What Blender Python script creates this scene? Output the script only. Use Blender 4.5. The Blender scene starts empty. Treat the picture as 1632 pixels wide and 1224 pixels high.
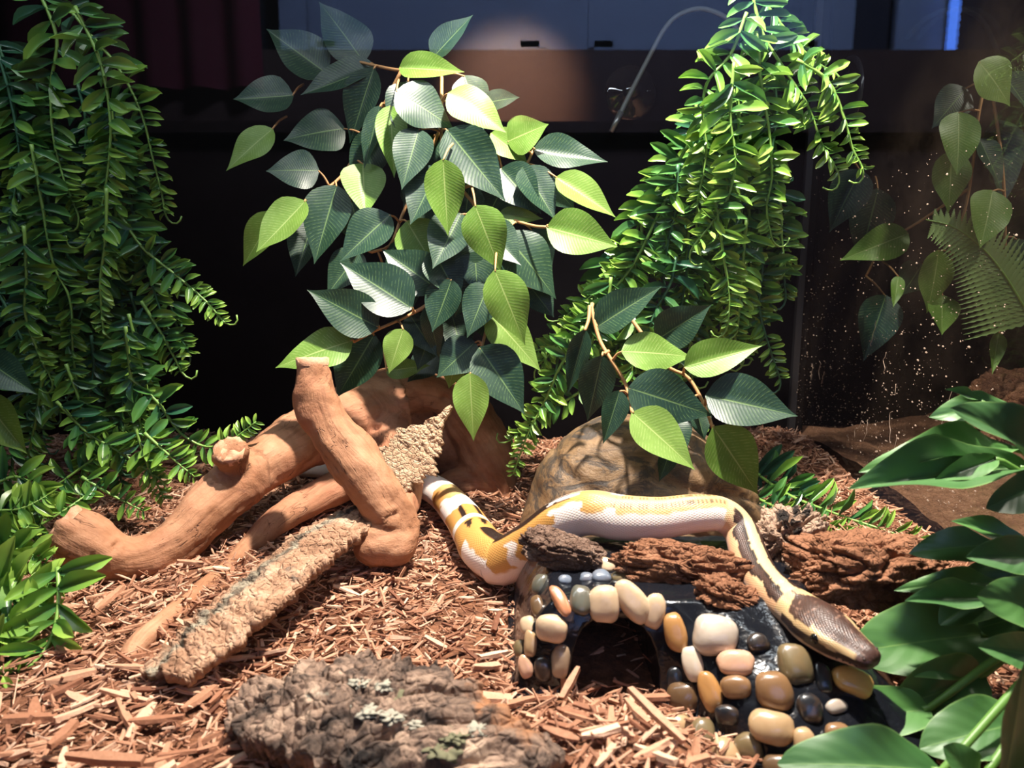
import bpy, bmesh, math, random
import numpy as np
from mathutils import Vector, Matrix, noise
from mathutils.bvhtree import BVHTree

random.seed(7)
rng = np.random.default_rng(7)
S = bpy.context.scene
C = S.collection
PI = math.pi
R = math.radians

# ---------------------------------------------------------------- camera
FPX = 1187.0                      # focal length in pixels of the 1632 x 1224 frame
CAM_H, PITCH = 0.18, R(10.0)
cam_data = bpy.data.cameras.new('camera')
cam = bpy.data.objects.new('camera', cam_data)
C.objects.link(cam)
cam.location = (0, 0, CAM_H)
cam.rotation_euler = (PI / 2 - PITCH, 0, 0)
cam_data.sensor_width = 36.0
cam_data.lens = FPX * 36.0 / 1632.0
cam_data.clip_start = 0.01
cam_data.clip_end = 50
cam_data.dof.use_dof = True
cam_data.dof.focus_distance = 0.47
cam_data.dof.aperture_fstop = 16.0
S.camera = cam

# ---------------------------------------------------------------- world and light
world = bpy.data.worlds.new('world')
S.world = world
world.use_nodes = True
bg = world.node_tree.nodes['Background']
bg.inputs['Color'].default_value = (0.45, 0.6, 1.0, 1)
bg.inputs['Strength'].default_value = 0.015

LAMP_POS = (0.06, 0.40, 0.64)
sd = bpy.data.lights.new('basking_bulb', 'SPOT')
sd.energy = 60.0
sd.color = (1.0, 0.90, 0.79)
sd.spot_size = R(72)
sd.spot_blend = 0.45
sd.shadow_soft_size = 0.012
so = bpy.data.objects.new('basking_bulb', sd)
C.objects.link(so)
so.location = LAMP_POS
so.rotation_euler = (R(3), R(-2.5), 0)

# unseen fill bar under the lid, added to brighten the dim left fern
ad = bpy.data.lights.new('fill_bar', 'AREA')
ad.shape = 'RECTANGLE'
ad.size, ad.size_y = 0.80, 0.02
ad.energy = 1.5
ad.color = (0.86, 0.95, 1.0)
ao = bpy.data.objects.new('fill_bar', ad)
C.objects.link(ao)
ao.location = (-0.14, 0.34, 0.52)
ao.rotation_euler = (R(8), 0, 0)

# unseen lamp added to light the plants and soil beyond the side glass
nd = bpy.data.lights.new('neighbour_fill', 'SPOT')
nd.energy = 8.0
nd.color = (1.0, 0.90, 0.76)
nd.spot_size = R(90)
nd.spot_blend = 0.5
nd.shadow_soft_size = 0.015
no_ = bpy.data.objects.new('neighbour_fill', nd)
C.objects.link(no_)
no_.location = (0.60, 0.45, 0.62)
no_.rotation_euler = (0, R(14), 0)

# unseen bluish spot added to light the door for its mirror image
rd = bpy.data.lights.new('door_spot', 'SPOT')
rd.energy = 340.0
rd.color = (0.34, 0.50, 1.0)
rd.spot_size = R(75)
rd.spot_blend = 0.6
rd.shadow_soft_size = 0.25
ro = bpy.data.objects.new('door_spot', rd)
C.objects.link(ro)
ro.location = (0.5, -0.15, 1.95)
ro.rotation_euler = (Vector((0.25, -1.7, 0.75)) - Vector(ro.location)).to_track_quat('-Z', 'Y').to_euler()

S.view_settings.view_transform = 'Standard'
S.view_settings.look = 'None'
S.view_settings.gamma = 1.0
S.view_settings.use_curve_mapping = False
S.view_settings.exposure = 0.0

# ---------------------------------------------------------------- helpers
def ray(px, py):
    u, v = (px - 816) / FPX, (py - 612) / FPX
    c, s = math.cos(PITCH), math.sin(PITCH)
    return Vector((u, c - v * s, -s - v * c))

def W(px, py, Y):
    """point of the sight line at distance Y into the tank"""
    d = ray(px, py)
    return Vector((0, 0, CAM_H)) + d * (Y / d.y)

def G(px, py, z=0.0):
    """point of the sight line at height z"""
    d = ray(px, py)
    return Vector((0, 0, CAM_H)) + d * ((z - CAM_H) / d.z)

def mpp(Y):
    return Y / FPX

def new_mesh(name, verts, faces, mats=None, smooth=True, uvs=None, cols=None):
    me = bpy.data.meshes.new(name)
    me.from_pydata([tuple(v) for v in verts], [], [tuple(f) for f in faces])
    if mats is not None:
        for m in (mats if isinstance(mats, (list, tuple)) else [mats]):
            me.materials.append(m)
    if smooth:
        me.polygons.foreach_set('use_smooth', [True] * len(me.polygons))
    if uvs is not None:
        ul = me.uv_layers.new(name='UVMap')
        idx = np.empty(len(me.loops), dtype=np.int32)
        me.loops.foreach_get('vertex_index', idx)
        ul.data.foreach_set('uv', np.asarray(uvs, dtype=np.float32)[idx].ravel())
    if cols is not None:
        ca = me.color_attributes.new('Col', 'FLOAT_COLOR', 'POINT')
        a = np.ones((len(verts), 4), dtype=np.float32)
        a[:, :3] = np.asarray(cols, dtype=np.float32)[:, :3]
        ca.data.foreach_set('color', a.ravel())
    me.update()
    return me

def link(name, me, parent=None, matrix=None):
    o = bpy.data.objects.new(name, me)
    C.objects.link(o)
    if matrix is not None:
        o.matrix_world = matrix
    if parent is not None:
        o.parent = parent
        o.matrix_parent_inverse = PINV[parent.name]
    return o

PINV = {}
def remember(o, loc):
    PINV[o.name] = Matrix.Translation(-Vector(loc))

def tag(o, label=None, cat=None, group=None, kind=None):
    if label: o['label'] = label
    if cat: o['category'] = cat
    if group: o['group'] = group
    if kind: o['kind'] = kind
    return o

def thing(name, loc, label, cat, group=None):
    o = bpy.data.objects.new(name, None)
    C.objects.link(o)
    o.empty_display_size = 0.02
    o.location = loc
    remember(o, loc)
    return tag(o, label, cat, group)

def part(name, me, parent, matrix=None):
    """mesh given in world coordinates (or placed by a world matrix) as child of a thing or part"""
    o = bpy.data.objects.new(name, me)
    C.objects.link(o)
    o.parent = parent
    if parent.name not in PINV:
        PINV[parent.name] = Matrix.Identity(4)
    m = matrix if matrix is not None else Matrix.Identity(4)
    # parents of parts sit at identity in the world, so the thing's offset is taken out once
    o.matrix_parent_inverse = PINV[parent.name]
    o.matrix_basis = m
    PINV[o.name] = m.inverted() if matrix is not None else Matrix.Identity(4)
    return o

def box_vf(c, s):
    x, y, z = c; a, b, d = s[0] / 2, s[1] / 2, s[2] / 2
    v = [(x + i * a, y + j * b, z + k * d) for i in (-1, 1) for j in (-1, 1) for k in (-1, 1)]
    f = [(0, 1, 3, 2), (4, 6, 7, 5), (0, 4, 5, 1), (2, 3, 7, 6), (0, 2, 6, 4), (1, 5, 7, 3)]
    return v, f

def box(name, c, s, mat, parent=None, bevel=0.0):
    v, f = box_vf(c, s)
    me = new_mesh(name, v, f, mat, smooth=False)
    if bevel > 0:
        bm = bmesh.new(); bm.from_mesh(me)
        bmesh.ops.bevel(bm, geom=bm.edges[:], offset=bevel, segments=2, affect='EDGES')
        bm.to_mesh(me); bm.free()
    return part(name, me, parent) if parent else link(name, me)

def catmull(pts, n):
    """pts: list of tuples; evenly spaced resampling with n points"""
    P = np.array(pts, dtype=float)
    if len(P) == 2:
        t = np.linspace(0, 1, n)[:, None]
        return P[0] * (1 - t) + P[1] * t
    E = np.vstack([2 * P[0] - P[1], P, 2 * P[-1] - P[-2]])
    out = []
    for i in range(1, len(E) - 2):
        p0, p1, p2, p3 = E[i - 1], E[i], E[i + 1], E[i + 2]
        for t in np.linspace(0, 1, 24, endpoint=False):
            out.append(0.5 * ((2 * p1) + (-p0 + p2) * t + (2 * p0 - 5 * p1 + 4 * p2 - p3) * t * t + (-p0 + 3 * p1 - 3 * p2 + p3) * t ** 3))
    out.append(P[-1])
    out = np.array(out)
    seg = np.linalg.norm(np.diff(out[:, :3], axis=0), axis=1)
    L = np.concatenate([[0], np.cumsum(seg)])
    tt = np.linspace(0, L[-1], n)
    return np.stack([np.interp(tt, L, out[:, k]) for k in range(out.shape[1])], axis=1)

def tube_vf(pts, radii, seg=8, caps=True, up=(0, 0, 1)):
    pts = [Vector(p[:3]) for p in pts]
    verts, faces = [], []
    n = len(pts)
    prev = None
    for i, p in enumerate(pts):
        t = (pts[min(i + 1, n - 1)] - pts[max(i - 1, 0)]).normalized()
        if prev is None:
            a = t.cross(Vector(up))
            if a.length < 1e-4: a = t.cross(Vector((1, 0, 0)))
            a.normalize()
        else:
            a = (prev - t * prev.dot(t)).normalized()
        prev = a
        b = t.cross(a)
        r = radii[i] if hasattr(radii, '__len__') else radii
        for k in range(seg):
            an = 2 * PI * k / seg
            verts.append(p + (a * math.cos(an) + b * math.sin(an)) * r)
    for i in range(n - 1):
        for k in range(seg):
            k2 = (k + 1) % seg
            faces.append((i * seg + k, i * seg + k2, (i + 1) * seg + k2, (i + 1) * seg + k))
    if caps:
        faces.append(tuple(range(seg))[::-1])
        faces.append(tuple((n - 1) * seg + k for k in range(seg)))
    return verts, faces

def merge(parts):
    V, F = [], []
    for v, f in parts:
        o = len(V)
        V += list(v)
        F += [tuple(i + o for i in q) for q in f]
    return V, F

def remesh(me, voxel, smooth_it=4, fac=0.5):
    """union of overlapping closed shapes as one continuous skin"""
    o = bpy.data.objects.new('tmp', me)
    C.objects.link(o)
    m = o.modifiers.new('r', 'REMESH'); m.mode = 'VOXEL'; m.voxel_size = voxel; m.use_smooth_shade = True
    if smooth_it:
        s = o.modifiers.new('s', 'SMOOTH'); s.iterations = smooth_it; s.factor = fac
    dg = bpy.context.evaluated_depsgraph_get()
    out = bpy.data.meshes.new_from_object(o.evaluated_get(dg))
    bpy.data.objects.remove(o)
    return out

def displace(me, fn):
    me.update()
    n = len(me.vertices)
    nor = [v.normal.copy() for v in me.vertices]
    for v, nn in zip(me.vertices, nor):
        v.co = v.co + nn * fn(v.co, nn)
    me.update()

def vor(p, s):
    d, _ = noise.voronoi(Vector(p) * s)
    return d[1] - d[0]

# ---------------------------------------------------------------- material helpers
def mat(name):
    m = bpy.data.materials.new(name)
    m.use_nodes = True
    nt = m.node_tree
    return m, nt, nt.nodes['Principled BSDF']

def N(nt, kind, **kw):
    n = nt.nodes.new(kind)
    for k, v in kw.items():
        if k in n.inputs.keys():
            n.inputs[k].default_value = v
        else:
            setattr(n, k, v)
    return n

def L(nt, a, b):
    nt.links.new(a, b)

def ramp(nt, fac, stops, interp='LINEAR'):
    r = nt.nodes.new('ShaderNodeValToRGB')
    r.color_ramp.interpolation = interp
    els = r.color_ramp.elements
    while len(els) < len(stops): els.new(0.5)
    for e, (p, c) in zip(els, stops):
        e.position = p
        e.color = (c[0], c[1], c[2], 1)
    L(nt, fac, r.inputs['Fac'])
    return r

def mixc(nt, fac, a, b, mode='MIX'):
    m = nt.nodes.new('ShaderNodeMix'); m.data_type = 'RGBA'; m.blend_type = mode
    for sock, val in ((m.inputs[0], fac), (m.inputs[6], a), (m.inputs[7], b)):
        if hasattr(val, 'node'): L(nt, val, sock)
        elif isinstance(val, (int, float)): sock.default_value = val
        else: sock.default_value = (val[0], val[1], val[2], 1)
    return m.outputs[2]

def math_n(nt, op, a, b=None, c=None, clamp=False):
    m = nt.nodes.new('ShaderNodeMath'); m.operation = op; m.use_clamp = clamp
    for i, v in enumerate((a, b, c)):
        if v is None: continue
        if hasattr(v, 'node'): L(nt, v, m.inputs[i])
        else: m.inputs[i].default_value = v
    return m.outputs[0]

def noise_tex(nt, scale, detail=4, rough=0.55, vec=None, dist=0.0):
    n = nt.nodes.new('ShaderNodeTexNoise')
    n.inputs['Scale'].default_value = scale
    n.inputs['Detail'].default_value = detail
    n.inputs['Roughness'].default_value = rough
    n.inputs['Distortion'].default_value = dist
    if vec is not None: L(nt, vec, n.inputs['Vector'])
    return n.outputs['Fac']

def bump(nt, bsdf, h, strength=0.4, dist=0.002):
    b = nt.nodes.new('ShaderNodeBump')
    b.inputs['Strength'].default_value = strength
    b.inputs['Distance'].default_value = dist
    L(nt, h, b.inputs['Height'])
    L(nt, b.outputs['Normal'], bsdf.inputs['Normal'])
    return b

def geo_pos(nt):
    return nt.nodes.new('ShaderNodeNewGeometry').outputs['Position']

def stretch(nt, vec, rot, sc):
    m = nt.nodes.new('ShaderNodeMapping')
    m.inputs['Rotation'].default_value = rot
    m.inputs['Scale'].default_value = sc
    L(nt, vec, m.inputs['Vector'])
    return m.outputs['Vector']

def plain(name, col, rough=0.6, spec=0.5, metal=0.0, coat=0.0):
    m, nt, b = mat(name)
    b.inputs['Base Color'].default_value = (*col, 1)
    b.inputs['Roughness'].default_value = rough
    b.inputs['Specular IOR Level'].default_value = spec
    b.inputs['Metallic'].default_value = metal
    b.inputs['Coat Weight'].default_value = coat
    return m
# ---------------------------------------------------------------- materials
def m_mulch():
    m, nt, b = mat('wood_chip')
    g = nt.nodes.new('ShaderNodeNewGeometry')
    oi = nt.nodes.new('ShaderNodeObjectInfo')
    r = math_n(nt, 'FRACT', math_n(nt, 'ADD', g.outputs['Random Per Island'], oi.outputs['Random']))
    c = ramp(nt, r, [(0, (.19, .075, .042)), (.25, (.35, .16, .09)), (.55, (.47, .245, .148)), (.8, (.60, .35, .23)), (1, (.72, .49, .35))])
    n = noise_tex(nt, 420, 3, .6, g.outputs['Position'])
    L(nt, mixc(nt, 0.35, c.outputs['Color'], ramp(nt, n, [(.3, (.35, .30, .25)), (.75, (1, 1, 1))]).outputs['Color'], 'MULTIPLY'), b.inputs['Base Color'])
    b.inputs['Roughness'].default_value = .8
    b.inputs['Specular IOR Level'].default_value = .25
    bump(nt, b, n, .5, .0008)
    return m

def m_soil():
    m, nt, b = mat('mulch_bed')
    p = geo_pos(nt)
    n = noise_tex(nt, 160, 6, .7, p)
    c = ramp(nt, n, [(.25, (.045, .014, .006)), (.5, (.17, .065, .028)), (.75, (.36, .15, .07))])
    L(nt, c.outputs['Color'], b.inputs['Base Color'])
    b.inputs['Roughness'].default_value = .95
    bump(nt, b, n, 1.0, .004)
    return m

def m_driftwood():
    m, nt, b = mat('driftwood')
    p = geo_pos(nt)
    at = nt.nodes.new('ShaderNodeAttribute'); at.attribute_name = 'grain'; g = at.outputs['Vector']
    n = noise_tex(nt, 26, 6, .65, p, .5)
    c = ramp(nt, n, [(.25, (.21, .088, .042)), (.42, (.33, .155, .08)), (.58, (.42, .215, .12)), (.80, (.52, .30, .18))])
    red = noise_tex(nt, 13, 4, .6, p)
    col = mixc(nt, math_n(nt, 'MULTIPLY', ramp(nt, red, [(.50, (0, 0, 0)), (.66, (1, 1, 1))]).outputs['Color'], .7), c.outputs['Color'], (.36, .135, .075))
    gr = noise_tex(nt, 1.0, 5, .65, stretch(nt, g, (0, 0, 0), (22, 260, 260)), .3)
    col = mixc(nt, math_n(nt, 'MULTIPLY', ramp(nt, gr, [(.30, (1, 1, 1)), (.50, (0, 0, 0))]).outputs['Color'], .55), col, (.20, .085, .045))
    ck = noise_tex(nt, 1.0, 3, .55, stretch(nt, g, (0, 0, 0), (30, 150, 150)), .8)
    line = math_n(nt, 'SUBTRACT', 1.0, math_n(nt, 'MULTIPLY', math_n(nt, 'ABSOLUTE', math_n(nt, 'SUBTRACT', ck, .5)), 70.0), clamp=True)
    gate = ramp(nt, noise_tex(nt, 34, 3, .5, p), [(.56, (0, 0, 0)), (.62, (1, 1, 1))]).outputs['Color']
    line = math_n(nt, 'MULTIPLY', line, gate)
    col = mixc(nt, math_n(nt, 'MULTIPLY', line, .8), col, (.07, .03, .02))
    spots = ramp(nt, noise_tex(nt, 130, 2, .5, p), [(.70, (0, 0, 0)), (.75, (1, 1, 1))]).outputs['Color']
    col = mixc(nt, math_n(nt, 'MULTIPLY', spots, .6), col, (.16, .07, .04))
    L(nt, col, b.inputs['Base Color'])
    b.inputs['Roughness'].default_value = .72
    b.inputs['Specular IOR Level'].default_value = .22
    h = math_n(nt, 'SUBTRACT', math_n(nt, 'ADD', math_n(nt, 'MULTIPLY', gr, 1.2), math_n(nt, 'MULTIPLY', noise_tex(nt, 110, 5, .65, p), 1.6)), math_n(nt, 'MULTIPLY', line, 1.5))
    bump(nt, b, h, .55, .0012)
    return m

def m_cut():
    m, nt, b = mat('cut_wood')
    p = geo_pos(nt)
    n = noise_tex(nt, 220, 4, .6, p)
    L(nt, ramp(nt, n, [(.3, (.42, .19, .10)), (.7, (.66, .37, .23))]).outputs['Color'], b.inputs['Base Color'])
    b.inputs['Roughness'].default_value = .85
    bump(nt, b, n, .7, .001)
    return m

def m_bark(name, stops, patch=None, scale=60, patch_range=(.55, .62), patch2=None, streak=None):
    m, nt, b = mat(name)
    p = geo_pos(nt)
    n = noise_tex(nt, scale, 8, .68, p, .6)
    col = ramp(nt, n, stops).outputs['Color']
    if patch:
        q = noise_tex(nt, scale * .45, 5, .65, p, .3)
        col = mixc(nt, ramp(nt, q, [(patch_range[0], (0, 0, 0)), (patch_range[1], (1, 1, 1))]).outputs['Color'], col, patch)
    if patch2:
        q = noise_tex(nt, scale * .8, 4, .6, stretch(nt, p, (0.4, 0.2, 0.8), (1, 1, 1)), .2)
        col = mixc(nt, ramp(nt, q, [(.66, (0, 0, 0)), (.70, (1, 1, 1))]).outputs['Color'], col, patch2)
    if streak:
        uv = nt.nodes.new('ShaderNodeUVMap'); sp = nt.nodes.new('ShaderNodeSeparateXYZ'); L(nt, uv.outputs['UV'], sp.inputs[0])
        wob = math_n(nt, 'ADD', sp.outputs['X'], math_n(nt, 'MULTIPLY_ADD', noise_tex(nt, 55, 5, .7, p), .5, -.25))
        f = math_n(nt, 'SUBTRACT', 1.0, math_n(nt, 'MULTIPLY', math_n(nt, 'ABSOLUTE', math_n(nt, 'SUBTRACT', wob, streak[0])), 1 / streak[1]), clamp=True)
        f = ramp(nt, f, [(.15, (0, 0, 0)), (.75, (1, 1, 1))]).outputs['Color']
        gc = ramp(nt, noise_tex(nt, 90, 6, .7, p), [(.38, (.03, .022, .018)), (.50, (.16, .125, .09)), (.62, (.38, .33, .24))]).outputs['Color']
        col = mixc(nt, f, col, gc)
    L(nt, col, b.inputs['Base Color'])
    b.inputs['Roughness'].default_value = .9
    b.inputs['Specular IOR Level'].default_value = .2
    v = nt.nodes.new('ShaderNodeTexVoronoi'); v.feature = 'DISTANCE_TO_EDGE'
    v.inputs['Scale'].default_value = scale * 4
    L(nt, p, v.inputs['Vector'])
    h = math_n(nt, 'ADD', math_n(nt, 'MULTIPLY', math_n(nt, 'MINIMUM', v.outputs['Distance'], .15), 4), noise_tex(nt, scale * 8, 6, .7, p))
    bump(nt, b, h, .9, .0016)
    return m

def m_rock():
    m, nt, b = mat('resin_rock')
    p = geo_pos(nt)
    q1 = stretch(nt, p, (R(20), R(40), R(15)), (1, 1, 2.2))
    n = noise_tex(nt, 20, 7, .68, q1, 1.2)
    c = ramp(nt, n, [(.30, (.06, .038, .022)), (.42, (.15, .09, .044)), (.55, (.23, .14, .068)), (.72, (.31, .205, .115))])
    w = noise_tex(nt, 34, 9, .75, q1, 1.8)
    dark = ramp(nt, w, [(.44, (1, 1, 1)), (.52, (0, 0, 0))]).outputs['Color']
    big = ramp(nt, noise_tex(nt, 11, 4, .6, p), [(.38, (.25, .25, .25)), (.52, (1, 1, 1))]).outputs['Color']
    c2 = mixc(nt, math_n(nt, 'MULTIPLY', math_n(nt, 'MULTIPLY', dark, big), .85), c.outputs['Color'], (.035, .033, .032))
    fl = ramp(nt, noise_tex(nt, 240, 4, .7, p), [(.58, (0, 0, 0)), (.68, (1, 1, 1))]).outputs['Color']
    c2 = mixc(nt, math_n(nt, 'MULTIPLY', fl, .5), c2, (.06, .045, .035))
    L(nt, c2, b.inputs['Base Color'])
    b.inputs['Roughness'].default_value = .5
    b.inputs['Specular IOR Level'].default_value = .4
    bump(nt, b, math_n(nt, 'ADD', w, math_n(nt, 'MULTIPLY', noise_tex(nt, 260, 4, .6, p), .6)), .6, .0022)
    return m

def m_ficus(name, dark, base_a, base_b, vein, rough, sheen_spec):
    """leaf blade: uv.x runs -1..1 over the width (stored 0..1), uv.y from stalk to tip"""
    m, nt, b = mat(name)
    uv = nt.nodes.new('ShaderNodeUVMap')
    sx = nt.nodes.new('ShaderNodeSeparateXYZ')
    L(nt, uv.outputs['UV'], sx.inputs[0])
    au = math_n(nt, 'ABSOLUTE', math_n(nt, 'MULTIPLY_ADD', sx.outputs['X'], 2.0, -1.0))
    v = sx.outputs['Y']
    oi = nt.nodes.new('ShaderNodeObjectInfo')
    col = mixc(nt, oi.outputs['Random'], base_a, base_b)
    n = noise_tex(nt, 60, 4, .6, geo_pos(nt))
    col = mixc(nt, math_n(nt, 'MULTIPLY', n, .45), col, tuple(x * .45 for x in base_a))
    w = math_n(nt, 'SINE', math_n(nt, 'MULTIPLY', math_n(nt, 'SUBTRACT', v, math_n(nt, 'MULTIPLY', au, .16)), 150.0))
    lines = math_n(nt, 'POWER', math_n(nt, 'MULTIPLY_ADD', w, .5, .5), 14.0)
    brk = ramp(nt, noise_tex(nt, 9, 3, .6, uv.outputs['UV']), [(.42, (0, 0, 0)), (.62, (1, 1, 1))]).outputs['Color']
    lines = math_n(nt, 'MULTIPLY', lines, math_n(nt, 'MULTIPLY', brk, .60))
    mid = math_n(nt, 'SUBTRACT', 1.0, math_n(nt, 'MULTIPLY', au, 22.0), clamp=True)
    fac = math_n(nt, 'MAXIMUM', lines, math_n(nt, 'MULTIPLY', mid, .85))
    col = mixc(nt, fac, col, vein)
    g = nt.nodes.new('ShaderNodeNewGeometry')
    L(nt, col, b.inputs['Base Color'])
    b.inputs['Roughness'].default_value = rough
    b.inputs['Specular IOR Level'].default_value = sheen_spec
    L(nt, col, b.inputs['Subsurface Radius']) if False else None
    bump(nt, b, math_n(nt, 'SUBTRACT', math_n(nt, 'MULTIPLY', w, .3), math_n(nt, 'MULTIPLY', mid, 1.5)), .10, .0006)
    # thin leaf: some of the lamp light passes through
    tr = nt.nodes.new('ShaderNodeBsdfTranslucent')
    L(nt, col, tr.inputs['Color'])
    mx = nt.nodes.new('ShaderNodeMixShader')
    mx.inputs[0].default_value = .10 if dark else .28
    L(nt, b.outputs[0], mx.inputs[1]); L(nt, tr.outputs[0], mx.inputs[2])
    L(nt, mx.outputs[0], nt.nodes['Material Output'].inputs['Surface'])
    return m

def m_leaflet():
    m, nt, b = mat('plastic_leaflet')
    a = nt.nodes.new('ShaderNodeVertexColor'); a.layer_name = 'Col'
    L(nt, a.outputs['Color'], b.inputs['Base Color'])
    b.inputs['Roughness'].default_value = .30
    b.inputs['Specular IOR Level'].default_value = .5
    tr = nt.nodes.new('ShaderNodeBsdfTranslucent')
    L(nt, a.outputs['Color'], tr.inputs['Color'])
    mx = nt.nodes.new('ShaderNodeMixShader'); mx.inputs[0].default_value = .22
    L(nt, b.outputs[0], mx.inputs[1]); L(nt, tr.outputs[0], mx.inputs[2])
    L(nt, mx.outputs[0], nt.nodes['Material Output'].inputs['Surface'])
    return m

def m_broad():
    m, nt, b = mat('broad_leaf')
    uv = nt.nodes.new('ShaderNodeUVMap')
    sx = nt.nodes.new('ShaderNodeSeparateXYZ'); L(nt, uv.outputs['UV'], sx.inputs[0])
    au = math_n(nt, 'ABSOLUTE', math_n(nt, 'MULTIPLY_ADD', sx.outputs['X'], 2.0, -1.0))
    n = noise_tex(nt, 22, 3, .5, geo_pos(nt))
    oi = nt.nodes.new('ShaderNodeObjectInfo')
    col = mixc(nt, oi.outputs['Random'], (.030, .105, .020), (.070, .19, .038))
    col = mixc(nt, math_n(nt, 'MULTIPLY', n, .5), col, (.035, .12, .035))
    mid = math_n(nt, 'SUBTRACT', 1.0, math_n(nt, 'MULTIPLY', au, 30.0), clamp=True)
    edge = math_n(nt, 'MULTIPLY_ADD', au, 14.0, -13.0, clamp=True)
    col = mixc(nt, math_n(nt, 'MAXIMUM', math_n(nt, 'MULTIPLY', mid, .5), math_n(nt, 'MULTIPLY', edge, .5)), col, (.22, .38, .10))
    L(nt, col, b.inputs['Base Color'])
    b.inputs['Roughness'].default_value = .46
    b.inputs['Specular IOR Level'].default_value = .95
    w = math_n(nt, 'SINE', math_n(nt, 'MULTIPLY', math_n(nt, 'SUBTRACT', sx.outputs['Y'], math_n(nt, 'MULTIPLY', au, .30)), 44.0))
    bump(nt, b, w, .045, .002)
    return m

def m_snake():
    m, nt, b = mat('snake_skin')
    a = nt.nodes.new('ShaderNodeVertexColor'); a.layer_name = 'Col'
    L(nt, a.outputs['Color'], b.inputs['Base Color'])
    b.inputs['Roughness'].default_value = .36
    b.inputs['Specular IOR Level'].default_value = .45
    b.inputs['Subsurface Weight'].default_value = .12
    b.inputs['Subsurface Radius'].default_value = (.004, .0015, .001)
    b.inputs['Subsurface Scale'].default_value = .6
    uv = nt.nodes.new('ShaderNodeUVMap')
    sx = nt.nodes.new('ShaderNodeSeparateXYZ'); L(nt, uv.outputs['UV'], sx.inputs[0])
    A = math_n(nt, 'MULTIPLY', sx.outputs['X'], 26 * 2 * PI)
    B = math_n(nt, 'MULTIPLY', sx.outputs['Y'], 2 * PI)
    s1 = math_n(nt, 'ABSOLUTE', math_n(nt, 'SINE', math_n(nt, 'ADD', A, B)))
    s2 = math_n(nt, 'ABSOLUTE', math_n(nt, 'SINE', math_n(nt, 'SUBTRACT', A, B)))
    h = math_n(nt, 'POWER', math_n(nt, 'MINIMUM', s1, s2), .5)
    bump(nt, b, h, .30, .0005)
    return m

def m_pebble():
    m, nt, b = mat('polished_pebble')
    oi = nt.nodes.new('ShaderNodeObjectInfo')
    p = geo_pos(nt)
    n = noise_tex(nt, 130, 6, .65, p, 1.0)
    col = mixc(nt, ramp(nt, n, [(.45, (0, 0, 0)), (.75, (.6, .6, .6))]).outputs['Color'], oi.outputs['Color'], mixc(nt, .5, oi.outputs['Color'], (.25, .13, .05)))
    L(nt, col, b.inputs['Base Color'])
    b.inputs['Roughness'].default_value = .28
    b.inputs['Coat Weight'].default_value = .5
    b.inputs['Coat Roughness'].default_value = .12
    bump(nt, b, n, .12, .001)
    return m

def m_resin_black():
    m, nt, b = mat('black_resin')
    p = geo_pos(nt)
    n = noise_tex(nt, 60, 4, .5, p)
    b.inputs['Base Color'].default_value = (.006, .007, .010, 1)
    b.inputs['Roughness'].default_value = .16
    b.inputs['Specular IOR Level'].default_value = .45
    bump(nt, b, n, .5, .004)
    return m

def m_glass(name, tint=(1, 1, 1), ior=1.5, boost=1.0, dust=0.0):
    """thin pane: straight-through light plus its mirror reflection"""
    m, nt, b = mat(name)
    nt.nodes.remove(b)
    ge = nt.nodes.new('ShaderNodeNewGeometry')          # Schlick reflectance, the same from both faces of the thin pane
    dp = nt.nodes.new('ShaderNodeVectorMath'); dp.operation = 'DOT_PRODUCT'
    L(nt, ge.outputs['Normal'], dp.inputs[0]); L(nt, ge.outputs['Incoming'], dp.inputs[1])
    f0 = ((ior - 1) / (ior + 1)) ** 2
    fr5 = math_n(nt, 'POWER', math_n(nt, 'SUBTRACT', 1.0, math_n(nt, 'ABSOLUTE', dp.outputs['Value']), clamp=True), 5.0)
    fres = math_n(nt, 'MULTIPLY_ADD', fr5, 1 - f0, f0)
    t = nt.nodes.new('ShaderNodeBsdfTransparent'); t.inputs['Color'].default_value = (*tint, 1)
    g = nt.nodes.new('ShaderNodeBsdfGlossy'); g.inputs['Roughness'].default_value = .0
    mx = nt.nodes.new('ShaderNodeMixShader')
    L(nt, math_n(nt, 'MULTIPLY', fres, boost, clamp=True), mx.inputs[0])
    L(nt, t.outputs[0], mx.inputs[1]); L(nt, g.outputs[0], mx.inputs[2])
    last = mx.outputs[0]
    if dust:
        d = nt.nodes.new('ShaderNodeBsdfDiffuse'); d.inputs['Color'].default_value = (.42, .30, .22, 1)
        mx2 = nt.nodes.new('ShaderNodeMixShader')
        p = geo_pos(nt)
        n = noise_tex(nt, 26, 5, .7, p)
        L(nt, math_n(nt, 'MULTIPLY', ramp(nt, n, [(.35, (.15, .15, .15)), (.7, (1, 1, 1))]).outputs['Color'], dust), mx2.inputs[0])
        L(nt, last, mx2.inputs[1]); L(nt, d.outputs[0], mx2.inputs[2])
        last = mx2.outputs[0]
    L(nt, last, nt.nodes['Material Output'].inputs['Surface'])
    return m

def m_backwall():
    m, nt, b = mat('black_back_panel')
    p = geo_pos(nt)
    n = noise_tex(nt, 30, 5, .6, p)
    L(nt, ramp(nt, n, [(.3, (.0012, .0012, .0015)), (.8, (.004, .0036, .0036))]).outputs['Color'], b.inputs['Base Color'])
    b.inputs['Roughness'].default_value = .5
    b.inputs['Specular IOR Level'].default_value = .04
    return m

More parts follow.
